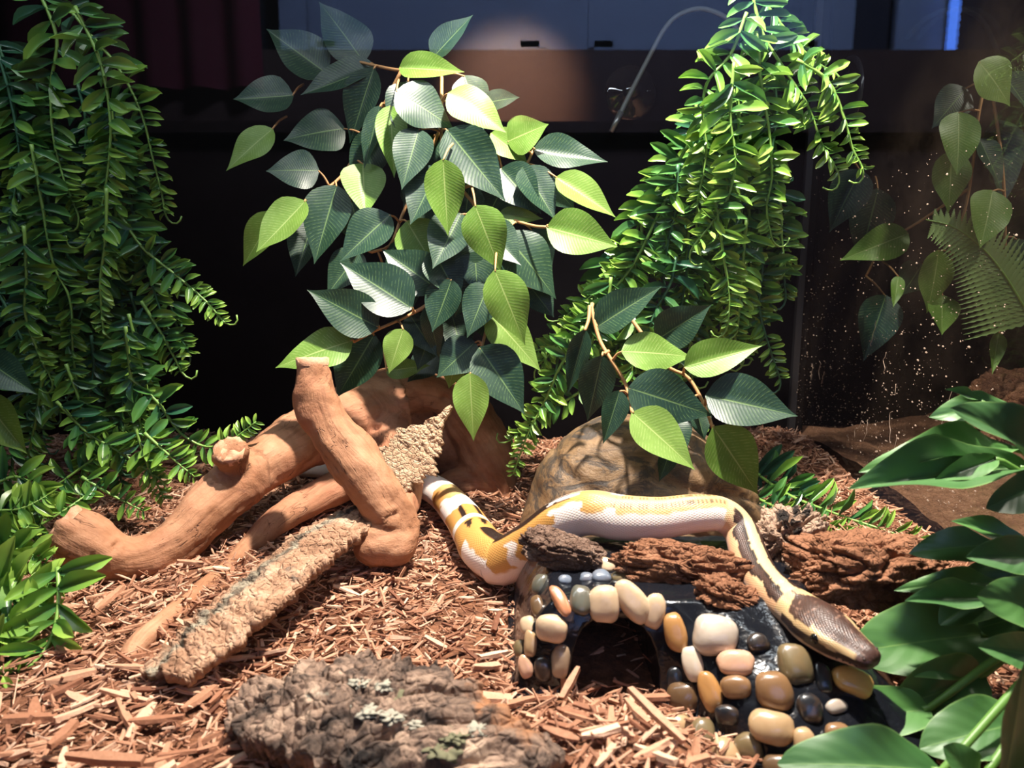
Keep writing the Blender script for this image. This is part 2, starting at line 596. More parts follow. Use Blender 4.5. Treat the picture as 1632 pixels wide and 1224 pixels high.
MULCH, SOIL, DRIFT, CUT = m_mulch(), m_soil(), m_driftwood(), m_cut()
COIR = m_bark('coir_soil', [(.25, (.10, .045, .025)), (.5, (.26, .125, .07)), (.75, (.42, .22, .13))], None, 90)
BARK_TAN = m_bark('cork_bark_tan', [(.32, (.13, .065, .038)), (.43, (.36, .20, .12)), (.55, (.50, .30, .19)), (.68, (.64, .44, .31))], (.17, .13, .10), 60, (.62, .68), streak=(.22, .17))
BARK_PALE = m_bark('cork_bark_pale', [(.2, (.35, .20, .11)), (.5, (.60, .40, .25)), (.8, (.74, .55, .38))], None, 80)
BARK_GREY = m_bark('old_bark_grey', [(.35, (.016, .013, .012)), (.44, (.10, .07, .055)), (.53, (.25, .165, .12)), (.64, (.46, .33, .24))], (.34, .16, .08), 45, (.55, .64), (.30, .30, .24))
BARK_DARK = m_bark('rough_bark_dark', [(.2, (.05, .03, .022)), (.5, (.20, .12, .085)), (.8, (.42, .30, .23))], None, 110)
BARK_BROWN = m_bark('cork_chunk_brown', [(.2, (.10, .042, .022)), (.45, (.26, .115, .06)), (.65, (.38, .18, .10)), (.85, (.50, .28, .17))], (.07, .045, .035), 75, (.64, .72))
BARK_LIGHT = m_bark('cork_chunk_light', [(.2, (.12, .075, .055)), (.45, (.40, .26, .18)), (.8, (.62, .45, .34))], (.022, .018, .016), 70, (.50, .55))
ROCK = m_rock()
FIC_D = m_ficus('ficus_leaf_dark', True, (.012, .045, .026), (.022, .060, .034), (.16, .26, .09), .42, .45)
FIC_L = m_ficus('ficus_leaf_light', False, (.16, .32, .045), (.24, .40, .075), (.50, .62, .22), .45, .4)
LEAFLET, BROAD = m_leaflet(), m_broad()
TWIG = plain('ficus_twig', (.48, .25, .10), .6)
FERN_STEM = plain('fern_stem', (.045, .14, .065), .4)
FERN_STEM_L = plain('fern_stem_light', (.20, .36, .07), .4)
STALK = plain('broad_stalk', (.10, .22, .04), .45)
SNAKE, PEBBLE, RESIN = m_snake(), m_pebble(), m_resin_black()
GLASS = m_glass('front_glass', (1, 1, 1), 1.5, 1.0)
GLASS_SIDE = m_glass('side_glass', (.86, .88, .88), 1.5, .8, .018)
BACK = m_backwall()
BLACK_PLASTIC = plain('black_plastic', (.012, .012, .013), .4)
SILICONE = m_glass('clear_silicone', (.97, .97, 1.0), 1.45, 4.0, .06)
CABLE = plain('grey_cable', (.22, .24, .22), .5)
EYE = plain('snake_eye', (.004, .004, .004), .08)
PIT = plain('snake_pit', (.03, .015, .012), .6)
DUST = plain('dust_specks', (.34, .25, .19), .9)
# ---------------------------------------------------------------- the tank
X0, X1, YF, YB, ZT = -0.60, 0.280, 0.155, 0.725, 0.50

def ground_h(x, y):
    h = 0.004 * noise.noise(Vector((x * 9, y * 9, 0.3))) + 0.002 * noise.noise(Vector((x * 30, y * 30, 3)))
    h += 0.016 * math.exp(-(((x - 0.030) / 0.035) ** 2 + ((y - 0.235) / 0.028) ** 2))      # pile before the cave
    h += 0.014 * math.exp(-(((x - 0.245) / 0.05) ** 2 + ((y - 0.68) / 0.07) ** 2))         # banked into the back corner
    h += 0.010 * math.exp(-(((x + 0.30) / 0.12) ** 2 + ((y - 0.66) / 0.06) ** 2))
    return h - 0.003

nx, ny = 110, 72
gv = [(x, y, ground_h(x, y)) for y in np.linspace(YF, YB, ny) for x in np.linspace(X0, X1, nx)]
gf = [(j * nx + i, j * nx + i + 1, (j + 1) * nx + i + 1, (j + 1) * nx + i) for j in range(ny - 1) for i in range(nx - 1)]
floor = link('floor', new_mesh('floor', gv, gf, SOIL))
tag(floor, 'bed of reddish brown mulch covering the tank floor', kind='structure')

def wall(name, c, s, m, label):
    o = box(name, c, s, m)
    return tag(o, label, kind='structure')

wb = wall('wall_back', ((X0 + X1) / 2, YB + .005, ZT / 2 - .02), (X1 - X0 + .02, .01, ZT + .04), BACK, 'plain black back panel of the tank')
wl = wall('wall_left', (X0 - .005, (YF + YB) / 2, ZT / 2 - .02), (.01, YB - YF, ZT + .04), BACK, 'black left side panel of the tank')
wr = wall('wall_right', (X1 + .0025, (YF + YB) / 2, ZT / 2 - .02), (.005, YB - YF, ZT + .04), GLASS_SIDE, 'dusty clear side glass of the tank')
wf = wall('window_1', ((X0 + X1) / 2, YF - .003, ZT / 2 - .02), (X1 - X0 + .02, .005, ZT + .04), GLASS, 'clear front glass of the tank with faint room reflections')
tb = wall('trim_1', (X1 - .003, YB - .004, ZT / 2), (.006, .006, ZT), BLACK_PLASTIC, 'black corner post between back panel and side glass')
for i, (c, s) in enumerate([(((X0 + X1) / 2, YB - .01, ZT + .01), (X1 - X0 + .03, .05, .025)), (((X0 + X1) / 2, YF + .01, ZT + .01), (X1 - X0 + .03, .05, .025)),
                            ((X0 + .01, (YF + YB) / 2, ZT + .01), (.05, YB - YF - .06, .025)), ((X1 - .01, (YF + YB) / 2, ZT + .01), (.05, YB - YF - .06, .025))]):
    wall('trim_%d' % (i + 2), c, s, BLACK_PLASTIC, 'black top rim of the tank')

# dust and chip crumbs clinging to the side glass
dv, df = [], []
for i in range(1500):
    y = random.uniform(.42, .72)
    z = abs(random.gauss(0, .075)) + .015 if random.random() < .7 else random.uniform(.01, .25)
    if z > .3: continue
    s = random.choice((.00018, .00022, .0003, .0004, .0007)) * random.uniform(.6, 1.3)
    a, e = random.uniform(0, PI), random.uniform(1, 2.2)
    k = len(dv)
    for j in range(5):
        t = a + 2 * PI * j / 5
        dv.append((X1 - .0004, y + math.cos(t) * s * e, z + math.sin(t) * s))
    dv.append((X1 - .0004 - s * .8, y, z))
    for j in range(5): df.append((k + j, k + (j + 1) % 5, k + 5))
d_o = part('dust_specks', new_mesh('dust_specks', dv, df, DUST), wr)
d_o['kind'] = 'stuff'
# a few dried fibres stuck on the pane
hv = []
for i in range(14):
    y, z = random.uniform(.45, .70), random.uniform(.03, .14)
    pts = [(X1 - .0006, y, z)]
    for k in range(7):
        y += random.uniform(-.003, .003); z += random.uniform(-.001, .005)
        pts.append((X1 - .0006, y, z))
    hv.append(tube_vf(catmull(pts, 14), .00022, 4))
f_o = part('clinging_fibres', new_mesh('clinging_fibres', *merge(hv), DUST), wr)
f_o['kind'] = 'stuff'

# ---------------------------------------------------------------- the lamp over the tank (above the frame)
lamp = thing('dome_lamp', (LAMP_POS[0], LAMP_POS[1], LAMP_POS[2]), 'black dome heat lamp resting above the tank', 'lamp')
prof = [(.085, -.03), (.083, .0), (.07, .04), (.045, .075), (.028, .09), (.028, .13), (.0, .132)]
v, f = [], []
for r, z in prof:
    for k in range(32):
        a = 2 * PI * k / 32
        v.append((LAMP_POS[0] + r * math.cos(a), LAMP_POS[1] + r * math.sin(a), LAMP_POS[2] + .03 + z))
for i in range(len(prof) - 1):
    for k in range(32):
        f.append((i * 32 + k, i * 32 + (k + 1) % 32, (i + 1) * 32 + (k + 1) % 32, (i + 1) * 32 + k))
part('shade', new_mesh('shade', v, f, BLACK_PLASTIC), lamp)

# ---------------------------------------------------------------- the room behind the photographer (seen only mirrored in the front glass)
DOOR = plain('painted_door', (.62, .64, .68), .5)
FRAME = plain('dark_frame', (.06, .05, .05), .6)
CAB = plain('brown_cabinet', (.20, .10, .06), .5)
CURT = plain('red_curtain', (.30, .03, .04), .8)
WALLP = plain('room_paint', (.05, .05, .055), .9)
RY = -1.60
wall('floor_room', (0, -.9, -.76), (4, 2.6, .02), CAB, 'brown floor of the room')
wall('wall_room', (0, RY - .10, .6), (4, .04, 2.7), WALLP, 'dark wall of the room behind the photographer')
door = tag(box('door_1', (.13, RY, .45), (1.36, .04, 2.36), DOOR), 'white panelled double door', kind='structure')
for sx in (-.20, .46):
    for (z, h) in ((.92, .52), (.25, .6)):
        for (dx, dz, w, hh) in ((0, h / 2, .5, .03), (0, -h / 2, .5, .03), (-.25, 0, .03, h), (.25, 0, .03, h)):
            box('moulding', (sx + dx, RY + .022, z + dz), (w + .03, .006, hh), DOOR, door)
wall('trim_6', (.85, RY, .45), (.08, .05, 2.4), FRAME, 'dark door frame')
cab = thing('cabinet', (.1, RY + .30, -.75), 'low brown cabinet added to hide the lower door in the mirror image', 'cabinet')  # added so that the mirrored door ends in the dark
box('body', (.1, RY + .28, -.18), (3.0, .40, 1.14), CAB, cab, .004)
box('top', (.1, RY + .28, .402), (3.04, .44, .024), CAB, cab, .004)
cur = thing('curtain', (-.95, RY + .04, .55), 'dark red curtain mirrored in the front glass', 'curtain')
v, f = [], []
for i in range(61):
    for z in (.55, 1.75):
        v.append((-1.35 + .78 * i / 60, RY + .115 + .02 * math.sin(i * .8), z))
for i in range(60): f.append((2 * i, 2 * i + 2, 2 * i + 3, 2 * i + 1))
part('cloth', new_mesh('cloth', v, f, CURT), cur)
def sphere_vf(c, r, nu=24, nv=14):
    v, f = [], []
    for j in range(nv + 1):
        t = PI * j / nv
        for i in range(nu):
            p = 2 * PI * i / nu
            v.append((c[0] + r * math.sin(t) * math.cos(p), c[1] + r * math.sin(t) * math.sin(p), c[2] + r * math.cos(t)))
    for j in range(nv):
        for i in range(nu):
            f.append((j * nu + i, (j + 1) * nu + i, (j + 1) * nu + (i + 1) % nu, j * nu + (i + 1) % nu))
    return v, f
wood = box('glow_board', (.1, RY + .06, .528), (3.0, .03, .228), CAB)
tag(wood, 'brown board added to catch the warm glow mirrored in the front glass', 'board')  # added surface that carries the warm band of light in the front glass
sl = thing('added_spot', (0.0, RY + .90, 1.05), 'unseen spot lamp added to throw the warm glow on the board', 'lamp')  # body of an added lamp that stays out of view
part('case', new_mesh('case', *tube_vf([(0.0, RY + .96, 1.10), (0.0, RY + .92, 1.045)], [.03, .03], 24), FRAME), sl)
part('cord', new_mesh('cord', *tube_vf([(0.0, RY + .96, 1.10), (0.0, RY + .96, 1.9)], [.004, .004], 8), FRAME), sl)
pl_d = bpy.data.lights.new('glow_spot', 'SPOT'); pl_d.energy = 330.0; pl_d.color = (1, .68, .52); pl_d.shadow_soft_size = .02  # unseen spot added for the soft warm glow on the board
pl_d.spot_size = R(24); pl_d.spot_blend = 1.0
pl_o = bpy.data.objects.new('glow_spot', pl_d); C.objects.link(pl_o); pl_o.location = (0.0, RY + .90, 1.02)
pl_o.rotation_euler = (Vector((0.0, RY + .07, .545)) - Vector(pl_o.location)).to_track_quat('-Z', 'Y').to_euler()
win = tag(box('window_2', (.965, RY + .02, 1.10), (.12, .02, 1.14), DOOR), 'narrow blue lit window strip of the room', kind='structure')
MB, nt, b = mat('blue_led')
b.inputs['Base Color'].default_value = (.1, .2, .6, 1)
b.inputs['Emission Color'].default_value = (.09, .25, 1.0, 1); b.inputs['Emission Strength'].default_value = 11.0
led = thing('light_strip', (1.03, RY + .04, .54), 'bright blue beaded light strip mirrored in the glass at upper right', 'light strip')
v, f = merge([sphere_vf((1.03, RY + .045, .545 + .017 * k), .013, 10, 6) for k in range(40)])
part('beads', new_mesh('beads', v, f, MB), led)
box('backing', (1.024, RY + .036, .88), (.012, .01, .70), FRAME, led)
# ---------------------------------------------------------------- driftwood
def limb(ctrl, n=40, seg=20):
    """ctrl rows: px, py, Y, radius in px"""
    pts = [(*W(a, b, y), r * mpp(y)) for a, b, y, r in ctrl]
    q = catmull(pts, n)
    rr = [w[3] * (1 + .10 * noise.noise(Vector(w[:3]) * 40)) for w in q]
    return tube_vf(q, rr, seg)

left_limb = [(97, 838, .395, 41), (142, 865, .397, 48), (200, 893, .403, 45), (272, 866, .42, 42), (345, 798, .445, 41), (420, 738, .48, 43), (500, 692, .52, 50), (580, 664, .55, 52), (640, 650, .565, 50)]
up_limb = [(498, 572, .440, 25), (500, 620, .438, 32), (522, 675, .433, 38), (562, 735, .425, 41), (608, 800, .42, 41), (634, 838, .418, 36), (622, 862, .412, 34), (592, 868, .406, 29), (572, 862, .404, 20)]
limb2 = [(590, 640, .555, 42), (615, 700, .54, 42), (636, 770, .49, 36), (640, 840, .435, 32)]
hump = [(555, 660, .57, 48), (600, 634, .575, 42), (655, 622, .58, 34), (715, 634, .58, 34), (760, 690, .57, 42), (782, 745, .565, 42), (785, 800, .565, 40)]
core = [(600, 690, .585, 55), (660, 690, .60, 55), (730, 720, .60, 55), (770, 770, .59, 40)]
low_lip = [(690, 790, .56, 26), (740, 772, .56, 30), (785, 775, .565, 34)]
stub = [(388, 765, .462, 22), (374, 738, .45, 21), (366, 718, .442, 27)]
root_end = [(640, 830, .425, 32), (632, 872, .408, 26), (618, 896, .400, 12)]
AXES = []
def axis_of(c, n=60):
    pts = catmull([tuple(W(a, b, y)) for a, b, y, r in c], n)
    return pts
def grain_attr(me, axes):
    """coordinates that run along the nearest limb, for the wood grain"""
    P, Tt, Ln = [], [], []
    for k, ax in enumerate(axes):
        d = np.gradient(ax, axis=0); d /= np.linalg.norm(d, axis=1)[:, None]
        l = np.concatenate([[0], np.cumsum(np.linalg.norm(np.diff(ax, axis=0), axis=1))]) + k * .37
        P.append(ax); Tt.append(d); Ln.append(l)
    P, Tt, Ln = np.vstack(P), np.vstack(Tt), np.concatenate(Ln)
    n = len(me.vertices)
    co = np.empty(n * 3); me.vertices.foreach_get('co', co); co = co.reshape(-1, 3)
    out = np.empty((n, 3))
    for s0 in range(0, n, 4000):
        blk = co[s0:s0 + 4000]
        j = ((blk[:, None, :] - P[None]) ** 2).sum(2).argmin(1)
        t = Tt[j]; rel = blk - P[j]
        along = (rel * t).sum(1)
        perp = rel - t * along[:, None]
        a = np.cross(t, np.array([0.2, 0.3, 1.0])); a /= np.linalg.norm(a, axis=1)[:, None]
        b = np.cross(t, a)
        out[s0:s0 + 4000, 0] = Ln[j] + along
        out[s0:s0 + 4000, 1] = (perp * a).sum(1)
        out[s0:s0 + 4000, 2] = (perp * b).sum(1)
    at = me.attributes.new('grain', 'FLOAT_VECTOR', 'POINT')
    at.data.foreach_set('vector', out.astype(np.float32).ravel())
    return out
V, F = merge([limb(c) for c in (left_limb, up_limb, limb2, hump, core, low_lip, stub, root_end)])
dw = remesh(new_mesh('wood', V, F), .0021, 6, .5)
def wood_disp(p, n):
    d = .0036 * noise.noise(p * 30) + .0017 * noise.noise(p * 75) + .0006 * noise.noise(p * 190)
    d -= .0028 * max(0, .16 - abs(noise.noise(p * 24 + Vector((3, 7, 1))))) / .16 * max(0, noise.noise(p * 14) + .05)
    return d
GR = grain_attr(dw, [axis_of(c) for c in (left_limb, up_limb, limb2, hump, core, low_lip, stub)])
def ridges(g):
    w = Vector((g[0] * 16, g[1] * 150, g[2] * 150))
    return .0011 * noise.noise(w) + .0006 * noise.noise(w * 2.1)
KNOTS = [(W(190, 868, .375), .006), (W(625, 835, .385), .005), (W(655, 625, .55), .007), (W(700, 640, .55), .008), (W(600, 690, .53), .006)]
KN = []
bvd = BVHTree.FromPolygons([v.co for v in dw.vertices], [p.vertices[:] for p in dw.polygons])
for kp, kr in KNOTS:
    hh = bvd.find_nearest(kp); KN.append((hh[0], kr))
idx = iter(range(len(dw.vertices)))
def drift_disp(p, n):
    i = next(idx)
    d = wood_disp(p, n) + ridges(GR[i])
    for kp, kr in KN:
        r = (p + Vector((noise.noise(p * 210), noise.noise(p * 210 + Vector((9, 0, 0))), noise.noise(p * 210 + Vector((0, 9, 0))))) * kr * .9 - kp).length / kr
        if r < 2: d += .0008 * math.exp(-((r - 1) / .35) ** 2) - .0034 * math.exp(-(r / .4) ** 2)
    return d
displace(dw, drift_disp)
dw.materials.append(DRIFT)
base = G(640, 900)
drift = thing('driftwood', base, 'forked tan driftwood root with upright limb and long left arm', 'driftwood')
part('wood', dw, drift)

def cut_face(ctrl, tilt, rs=1.0, depth=.0012):
    """sawn end of a limb: a slightly proud, uneven disc"""
    (a, b, y, r), (a2, b2, y2, _) = ctrl[0], ctrl[1]
    c, c2 = W(a, b, y), W(a2, b2, y2)
    n = ((c - c2).normalized() + Vector(tilt)).normalized()
    rad = r * mpp(y) * rs
    x = n.cross(Vector((0, 0, 1))); x = x.normalized() if x.length > .05 else Vector((1, 0, 0))
    yv = n.cross(x)
    v, f = [], []
    for j, q in enumerate((0, .4, .75, 1.0, .97)):
        for k in range(24):
            t = 2 * PI * k / 24
            rr = rad * q * (1 + .08 * noise.noise(Vector((math.cos(t) * 1.5, math.sin(t) * 1.5, a * .1))))
            h = (depth * (.5 + noise.noise(Vector((q * math.cos(t) * 3, q * math.sin(t) * 3, b * .1)))) if j < 4 else -.004)
            v.append(c + x * math.cos(t) * rr + yv * math.sin(t) * rr + n * h)
    for j in range(4):
        for k in range(24):
            f.append((j * 24 + k, j * 24 + (k + 1) % 24, (j + 1) * 24 + (k + 1) % 24, (j + 1) * 24 + k))
    return new_mesh('cut_end', v, f, CUT)
part('cut_end', cut_face(left_limb, (0, 0, 0), 1.0), drift)
part('cut_end', cut_face(up_limb, (0, 0, 0), 1.05), drift)
part('cut_end', cut_face([stub[-1], stub[-2]], (0, 0, 0), .95, .003), drift)

# half buried branch
def onfloor(px, py, z, rpx):
    p = G(px, py, z)
    return (p.x, p.y, p.z, rpx * mpp(p.y))
q = catmull([onfloor(560, 765, .016, 28), onfloor(500, 795, .012, 27), onfloor(445, 828, .008, 24), onfloor(400, 868, .000, 17), onfloor(340, 925, -.003, 16), onfloor(285, 972, .000, 17), onfloor(245, 1005, .001, 18), onfloor(210, 1040, -.001, 15), onfloor(193, 1078, -.005, 11)], 60)
rb = remesh(new_mesh('wood', *tube_vf(q, [w[3] for w in q], 18)), .0018, 4)
grain_attr(rb, [q[:, :3]])
displace(rb, lambda p, n: .45 * wood_disp(p, n))
rb.materials.append(DRIFT)
br = thing('buried_branch', G(300, 960), 'thin driftwood branch half buried in the mulch', 'branch')
part('wood', rb, br)

# ---------------------------------------------------------------- bark slabs
def slab(name, center, half, mat_, thick, lift, crack=(170, .0022), arch=.25, nu=150, nv=56, rag=.18, along=2.2, seed=0.0, arch_up=True):
    """center: world points down the middle, half: half widths; a curved plate with cracked outer face"""
    k = len(center)
    rows = catmull([(*c, h) for c, h in zip(center, half)], nu)
    top, bot, UVS = [], [], []
    for i in range(nu):
        p = Vector(rows[i][:3])
        t = (Vector(rows[min(i + 1, nu - 1)][:3]) - Vector(rows[max(i - 1, 0)][:3])).normalized()
        side = t.cross(lift[i * (len(lift) - 1) // max(1, nu - 1)] if isinstance(lift, list) else Vector(lift)).normalized()
        up = side.cross(t).normalized()
        hw = rows[i][3]
        for j in range(nv):
            s = 2 * j / (nv - 1) - 1
            e = 1 + rag * noise.noise(Vector((i * .09 + seed, 3.1 if s < 0 else 8.2, seed))) + rag * .5 * noise.noise(Vector((i * .35 + seed, 5.1 if s < 0 else 1.2, seed)))
            end = rag * hw * (noise.noise(Vector((s * 3 + seed, .5 if i < nu / 2 else 9.5, seed))) ) * 1.6 * (1 if (i < 6 or i > nu - 7) else 0)
            q = p + side * (s * hw * e) + up * (hw * arch * (1 - s * s)) + t * end
            lp = Vector((i / nu * nu * .001 * along / along, 0, 0))
            w = Vector((q.dot(t) / along, q.dot(side), q.dot(up) + seed))
            d = noise.voronoi(w * crack[0])[0]
            plate = min(1.0, (d[1] - d[0]) * 4.0)
            d2 = noise.voronoi(w * crack[0] * 2.7)[0]
            h = crack[1] * plate + crack[1] * .40 * min(1.0, (d2[1] - d2[0]) * 4.0) + crack[1] * .8 * noise.fractal(w * crack[0] * .6, 1.0, 2.0, 4) + crack[1] * .5 * noise.cell(w * crack[0] * .55)
            UVS.append((j / (nv - 1), i / nu))
            top.append(q + up * (h + thick * .5))
            bot.append(q - up * (thick * .5) + up * .0008 * noise.noise(q * 120))
    V = top + bot
    o = nu * nv
    F = [(i * nv + j, (i + 1) * nv + j, (i + 1) * nv + j + 1, i * nv + j + 1) for i in range(nu - 1) for j in range(nv - 1)]
    F += [(o + i * nv + j, o + i * nv + j + 1, o + (i + 1) * nv + j + 1, o + (i + 1) * nv + j) for i in range(nu - 1) for j in range(nv - 1)]
    for i in range(nu - 1):
        F += [(i * nv, o + i * nv, o + (i + 1) * nv, (i + 1) * nv), (i * nv + nv - 1, (i + 1) * nv + nv - 1, o + (i + 1) * nv + nv - 1, o + i * nv + nv - 1)]
    for j in range(nv - 1):
        F += [(j, j + 1, o + j + 1, o + j), ((nu - 1) * nv + j, o + (nu - 1) * nv + j, o + (nu - 1) * nv + j + 1, (nu - 1) * nv + j + 1)]
    me = new_mesh(name, V, F, mat_, uvs=UVS + UVS)
    bm = bmesh.new(); bm.from_mesh(me); bmesh.ops.recalc_face_normals(bm, faces=bm.faces[:]); bm.to_mesh(me); bm.free()
    return me

def hp(px, py, z):
    return tuple(G(px, py, z))

b1 = thing('bark_slab', G(400, 980), 'long tan bark slab leaning against the driftwood foot', 'bark')
part('bark', slab('bark', [hp(262, 1082, .006), hp(345, 1012, .013), hp(425, 940, .018), hp(505, 872, .022), hp(585, 822, .026)],
                  [.0125, .0165, .019, .0185, .013], BARK_TAN, .004, (-.25, -.35, .9), (85, .0017), .06, 260, 80, .20, 1.7, 1.7), b1)

# pale splinter of cork standing behind the upright limb
b2 = thing('bark_splinter', W(650, 790, .47), 'pale pointed bark splinter propped behind the upright limb', 'bark')
part('bark', slab('bark', [W(622, 770, .462), W(648, 738, .466), W(676, 703, .47), W(700, 672, .474), W(720, 648, .478)],
                  [.0100, .0165, .0125, .0042, .0008], BARK_PALE, .003, (-.15, -.9, .42), (150, .0009), .06, 120, 44, .42, 1.2, 5.3), b2)

b3 = thing('bark_slab', G(620, 1150), 'grey lichen covered bark slab in the front on the mulch', 'bark')
b3m = slab('bark', [hp(400, 1130, .004), hp(480, 1130, .012), hp(570, 1138, .017), hp(660, 1165, .016), hp(760, 1215, .012), hp(850, 1275, .008)],
           [.012, .0215, .0245, .0235, .021, .016], BARK_GREY, .006, (0, -.25, .97), (62, .0032), .13, 260, 90, .20, 1.5, 9.1)
part('bark', b3m, b3)
bvh3 = BVHTree.FromPolygons([v.co for v in b3m.vertices], [p.vertices[:] for p in b3m.polygons])
LICH = plain('lichen', (.30, .28, .22), .95); LICHG = plain('lichen_green', (.13, .125, .07), .95)
def blob(c, r, sc=(1, 1, .5), freq=200, amp=.35, sub=3):
    bm = bmesh.new()
    bmesh.ops.create_icosphere(bm, subdivisions=sub, radius=1)
    for v in bm.verts:
        k = 1 + amp * noise.fractal(v.co * 2.2 + Vector(c) * freq, 1.0, 2.0, 4)
        v.co = Vector((v.co.x * sc[0], v.co.y * sc[1], v.co.z * sc[2])) * (k * r) + Vector(c)
    me = bpy.data.meshes.new('b'); bm.to_mesh(me); bm.free()
    me.polygons.foreach_set('use_smooth', [True] * len(me.polygons))
    return me
for (px, py, r, m_) in ((608, 1090, .0038, LICH), (585, 1128, .0042, LICH), (600, 1135, .0028, LICH), (622, 1140, .0034, LICH), (662, 1152, .0034, LICH), (618, 1045, .0028, LICHG), (632, 1112, .0050, LICHG), (705, 1190, .0052, LICHG), (725, 1172, .0036, LICHG), (760, 1160, .003, LICH), (575, 1085, .003, LICH)):
    h = bvh3.ray_cast(Vector((0, 0, CAM_H)), ray(px, py).normalized())
    if h[0] is None: continue
    me = blob(h[0] - Vector((0, 0, r * .2)), r * .85, (1.2, 1, .36), 300, 1.0, 4)
    me.materials.append(m_)
    part('lichen', me, b3)

# ---------------------------------------------------------------- rock
def rock_mesh():
    c = W(1028, 800, .475); c.z = 0.0
    bm = bmesh.new()
    bmesh.ops.create_icosphere(bm, subdivisions=6, radius=1)
    for v in bm.verts:
        n = v.co.normalized()
        s = abs(n.x) ** 3.0 + abs(n.y) ** 2.4 + abs(n.z) ** 3.0
        k = s ** (-1 / 2.7)
        p = n * k
        # higher on the left shoulder, sloping off to the right
        h = .076 * (1 - .30 * max(0, p.x) ** 1.3 - .06 * max(0, -p.x) ** 3)
        q = Vector((p.x * .083 * (1 - .22 * max(0, p.z)), p.y * .055 * (1 - .25 * max(0, p.z)), p.z * (h if p.z > 0 else .012)))
        w = q * 22 + Vector((5, 2, 8))
        led = noise.noise(Vector((q.x * 9 + 3, q.y * 9, q.z * 26 + q.x * 10)))
        d = .0026 * noise.fractal(w, 1.0, 2.0, 5) - .0026 * max(0, .10 - abs(led)) / .10 + .002 * led
        v.co = q + n * d + Vector((c.x, c.y, c.z))
    me = bpy.data.meshes.new('stone'); bm.to_mesh(me); bm.free()
    me.polygons.foreach_set('use_smooth', [True] * len(me.polygons))
    me.materials.append(ROCK)
    return me, c
rm, rc = rock_mesh()
rk = thing('rock', rc, 'smooth brown rock behind the snake', 'rock')
part('stone', rm, rk)
# ---------------------------------------------------------------- pebbled cave
def hide_top(x, y):
    """height of the black resin body"""
    # front foot line: retreats on the left at the cave mouth, comes forward on the right
    t = min(1, max(0, (x - .055) / .05)); t = t * t * (3 - 2 * t)
    yf = .281 * (1 - t) + .232 * t
    run = .012 * (1 - t) + .060 * t
    a = (y - yf) / run
    h = .037 * min(1, max(0, a)) ** .72
    left = min(1, max(0, (x - .001) / .016)); right = min(1, max(0, (.158 - x) / .03)); back = min(1, max(0, (.395 - y) / .03))
    return h * left ** .5 * right ** .5 * back ** .5

nx_, ny_ = 110, 110
xs, ys = np.linspace(-.002, .160, nx_), np.linspace(.225, .397, ny_)
V = [(x, y, hide_top(x, y) + .0012 * noise.noise(Vector((x * 90, y * 90, 1))) - .001) for y in ys for x in xs]
o = len(V)
V += [(x, y, -.012) for y in ys for x in xs]
F = [(j * nx_ + i, j * nx_ + i + 1, (j + 1) * nx_ + i + 1, (j + 1) * nx_ + i) for j in range(ny_ - 1) for i in range(nx_ - 1)]
F += [(o + j * nx_ + i, o + (j + 1) * nx_ + i, o + (j + 1) * nx_ + i + 1, o + j * nx_ + i + 1) for j in range(ny_ - 1) for i in range(nx_ - 1)]
for i in range(nx_ - 1):
    a, b = i, (ny_ - 1) * nx_ + i
    F += [(a, o + a, o + a + 1, a + 1), (b, b + 1, o + b + 1, o + b)]
for j in range(ny_ - 1):
    a, b = j * nx_, j * nx_ + nx_ - 1
    F += [(a, a + nx_, o + a + nx_, o + a), (b, o + b, o + b + nx_, b + nx_)]
hm = new_mesh('body', V, F)
cv, cf = [], []
prof = []
for k in range(28):
    t = 2 * PI * k / 28
    prof.append((.0425 + .0185 * math.copysign(abs(math.cos(t)) ** .75, math.cos(t)), .004 + (.026 if math.sin(t) > 0 else .02) * math.copysign(abs(math.sin(t)) ** .8, math.sin(t))))
for y, s in ((.20, 1.06), (.285, 1.0), (.33, .95), (.36, .7)):
    for (x, z) in prof: cv.append((.0425 + (x - .0425) * s, y, .004 + (z - .004) * s))
for i in range(3):
    for k in range(28): cf.append((i * 28 + k, i * 28 + (k + 1) % 28, (i + 1) * 28 + (k + 1) % 28, (i + 1) * 28 + k))
cf += [tuple(range(28))[::-1], tuple(84 + k for k in range(28))]
cutter = bpy.data.objects.new('cutter', new_mesh('cutter', cv, cf))
bm = bmesh.new(); bm.from_mesh(cutter.data); bmesh.ops.recalc_face_normals(bm, faces=bm.faces[:]); bm.to_mesh(cutter.data); bm.free()
bm = bmesh.new(); bm.from_mesh(hm); bmesh.ops.recalc_face_normals(bm, faces=bm.faces[:]); bm.to_mesh(hm); bm.free()
tmp = bpy.data.objects.new('tmp', hm)
C.objects.link(tmp); C.objects.link(cutter)
md = tmp.modifiers.new('b', 'BOOLEAN'); md.operation = 'DIFFERENCE'; md.object = cutter; md.solver = 'EXACT'
hide_me = bpy.data.meshes.new_from_object(tmp.evaluated_get(bpy.context.evaluated_depsgraph_get()))
bpy.data.objects.remove(tmp); bpy.data.objects.remove(cutter)
hide_me.materials.clear(); hide_me.materials.append(RESIN)
hide_me.polygons.foreach_set('use_smooth', [True] * len(hide_me.polygons))
hide = thing('pebble_cave', (.08, .31, 0), 'black resin cave hide studded with polished pebbles', 'cave hide')
part('body', hide_me, hide)
bvhH = BVHTree.FromPolygons([v.co for v in hide_me.vertices], [p.vertices[:] for p in hide_me.polygons])

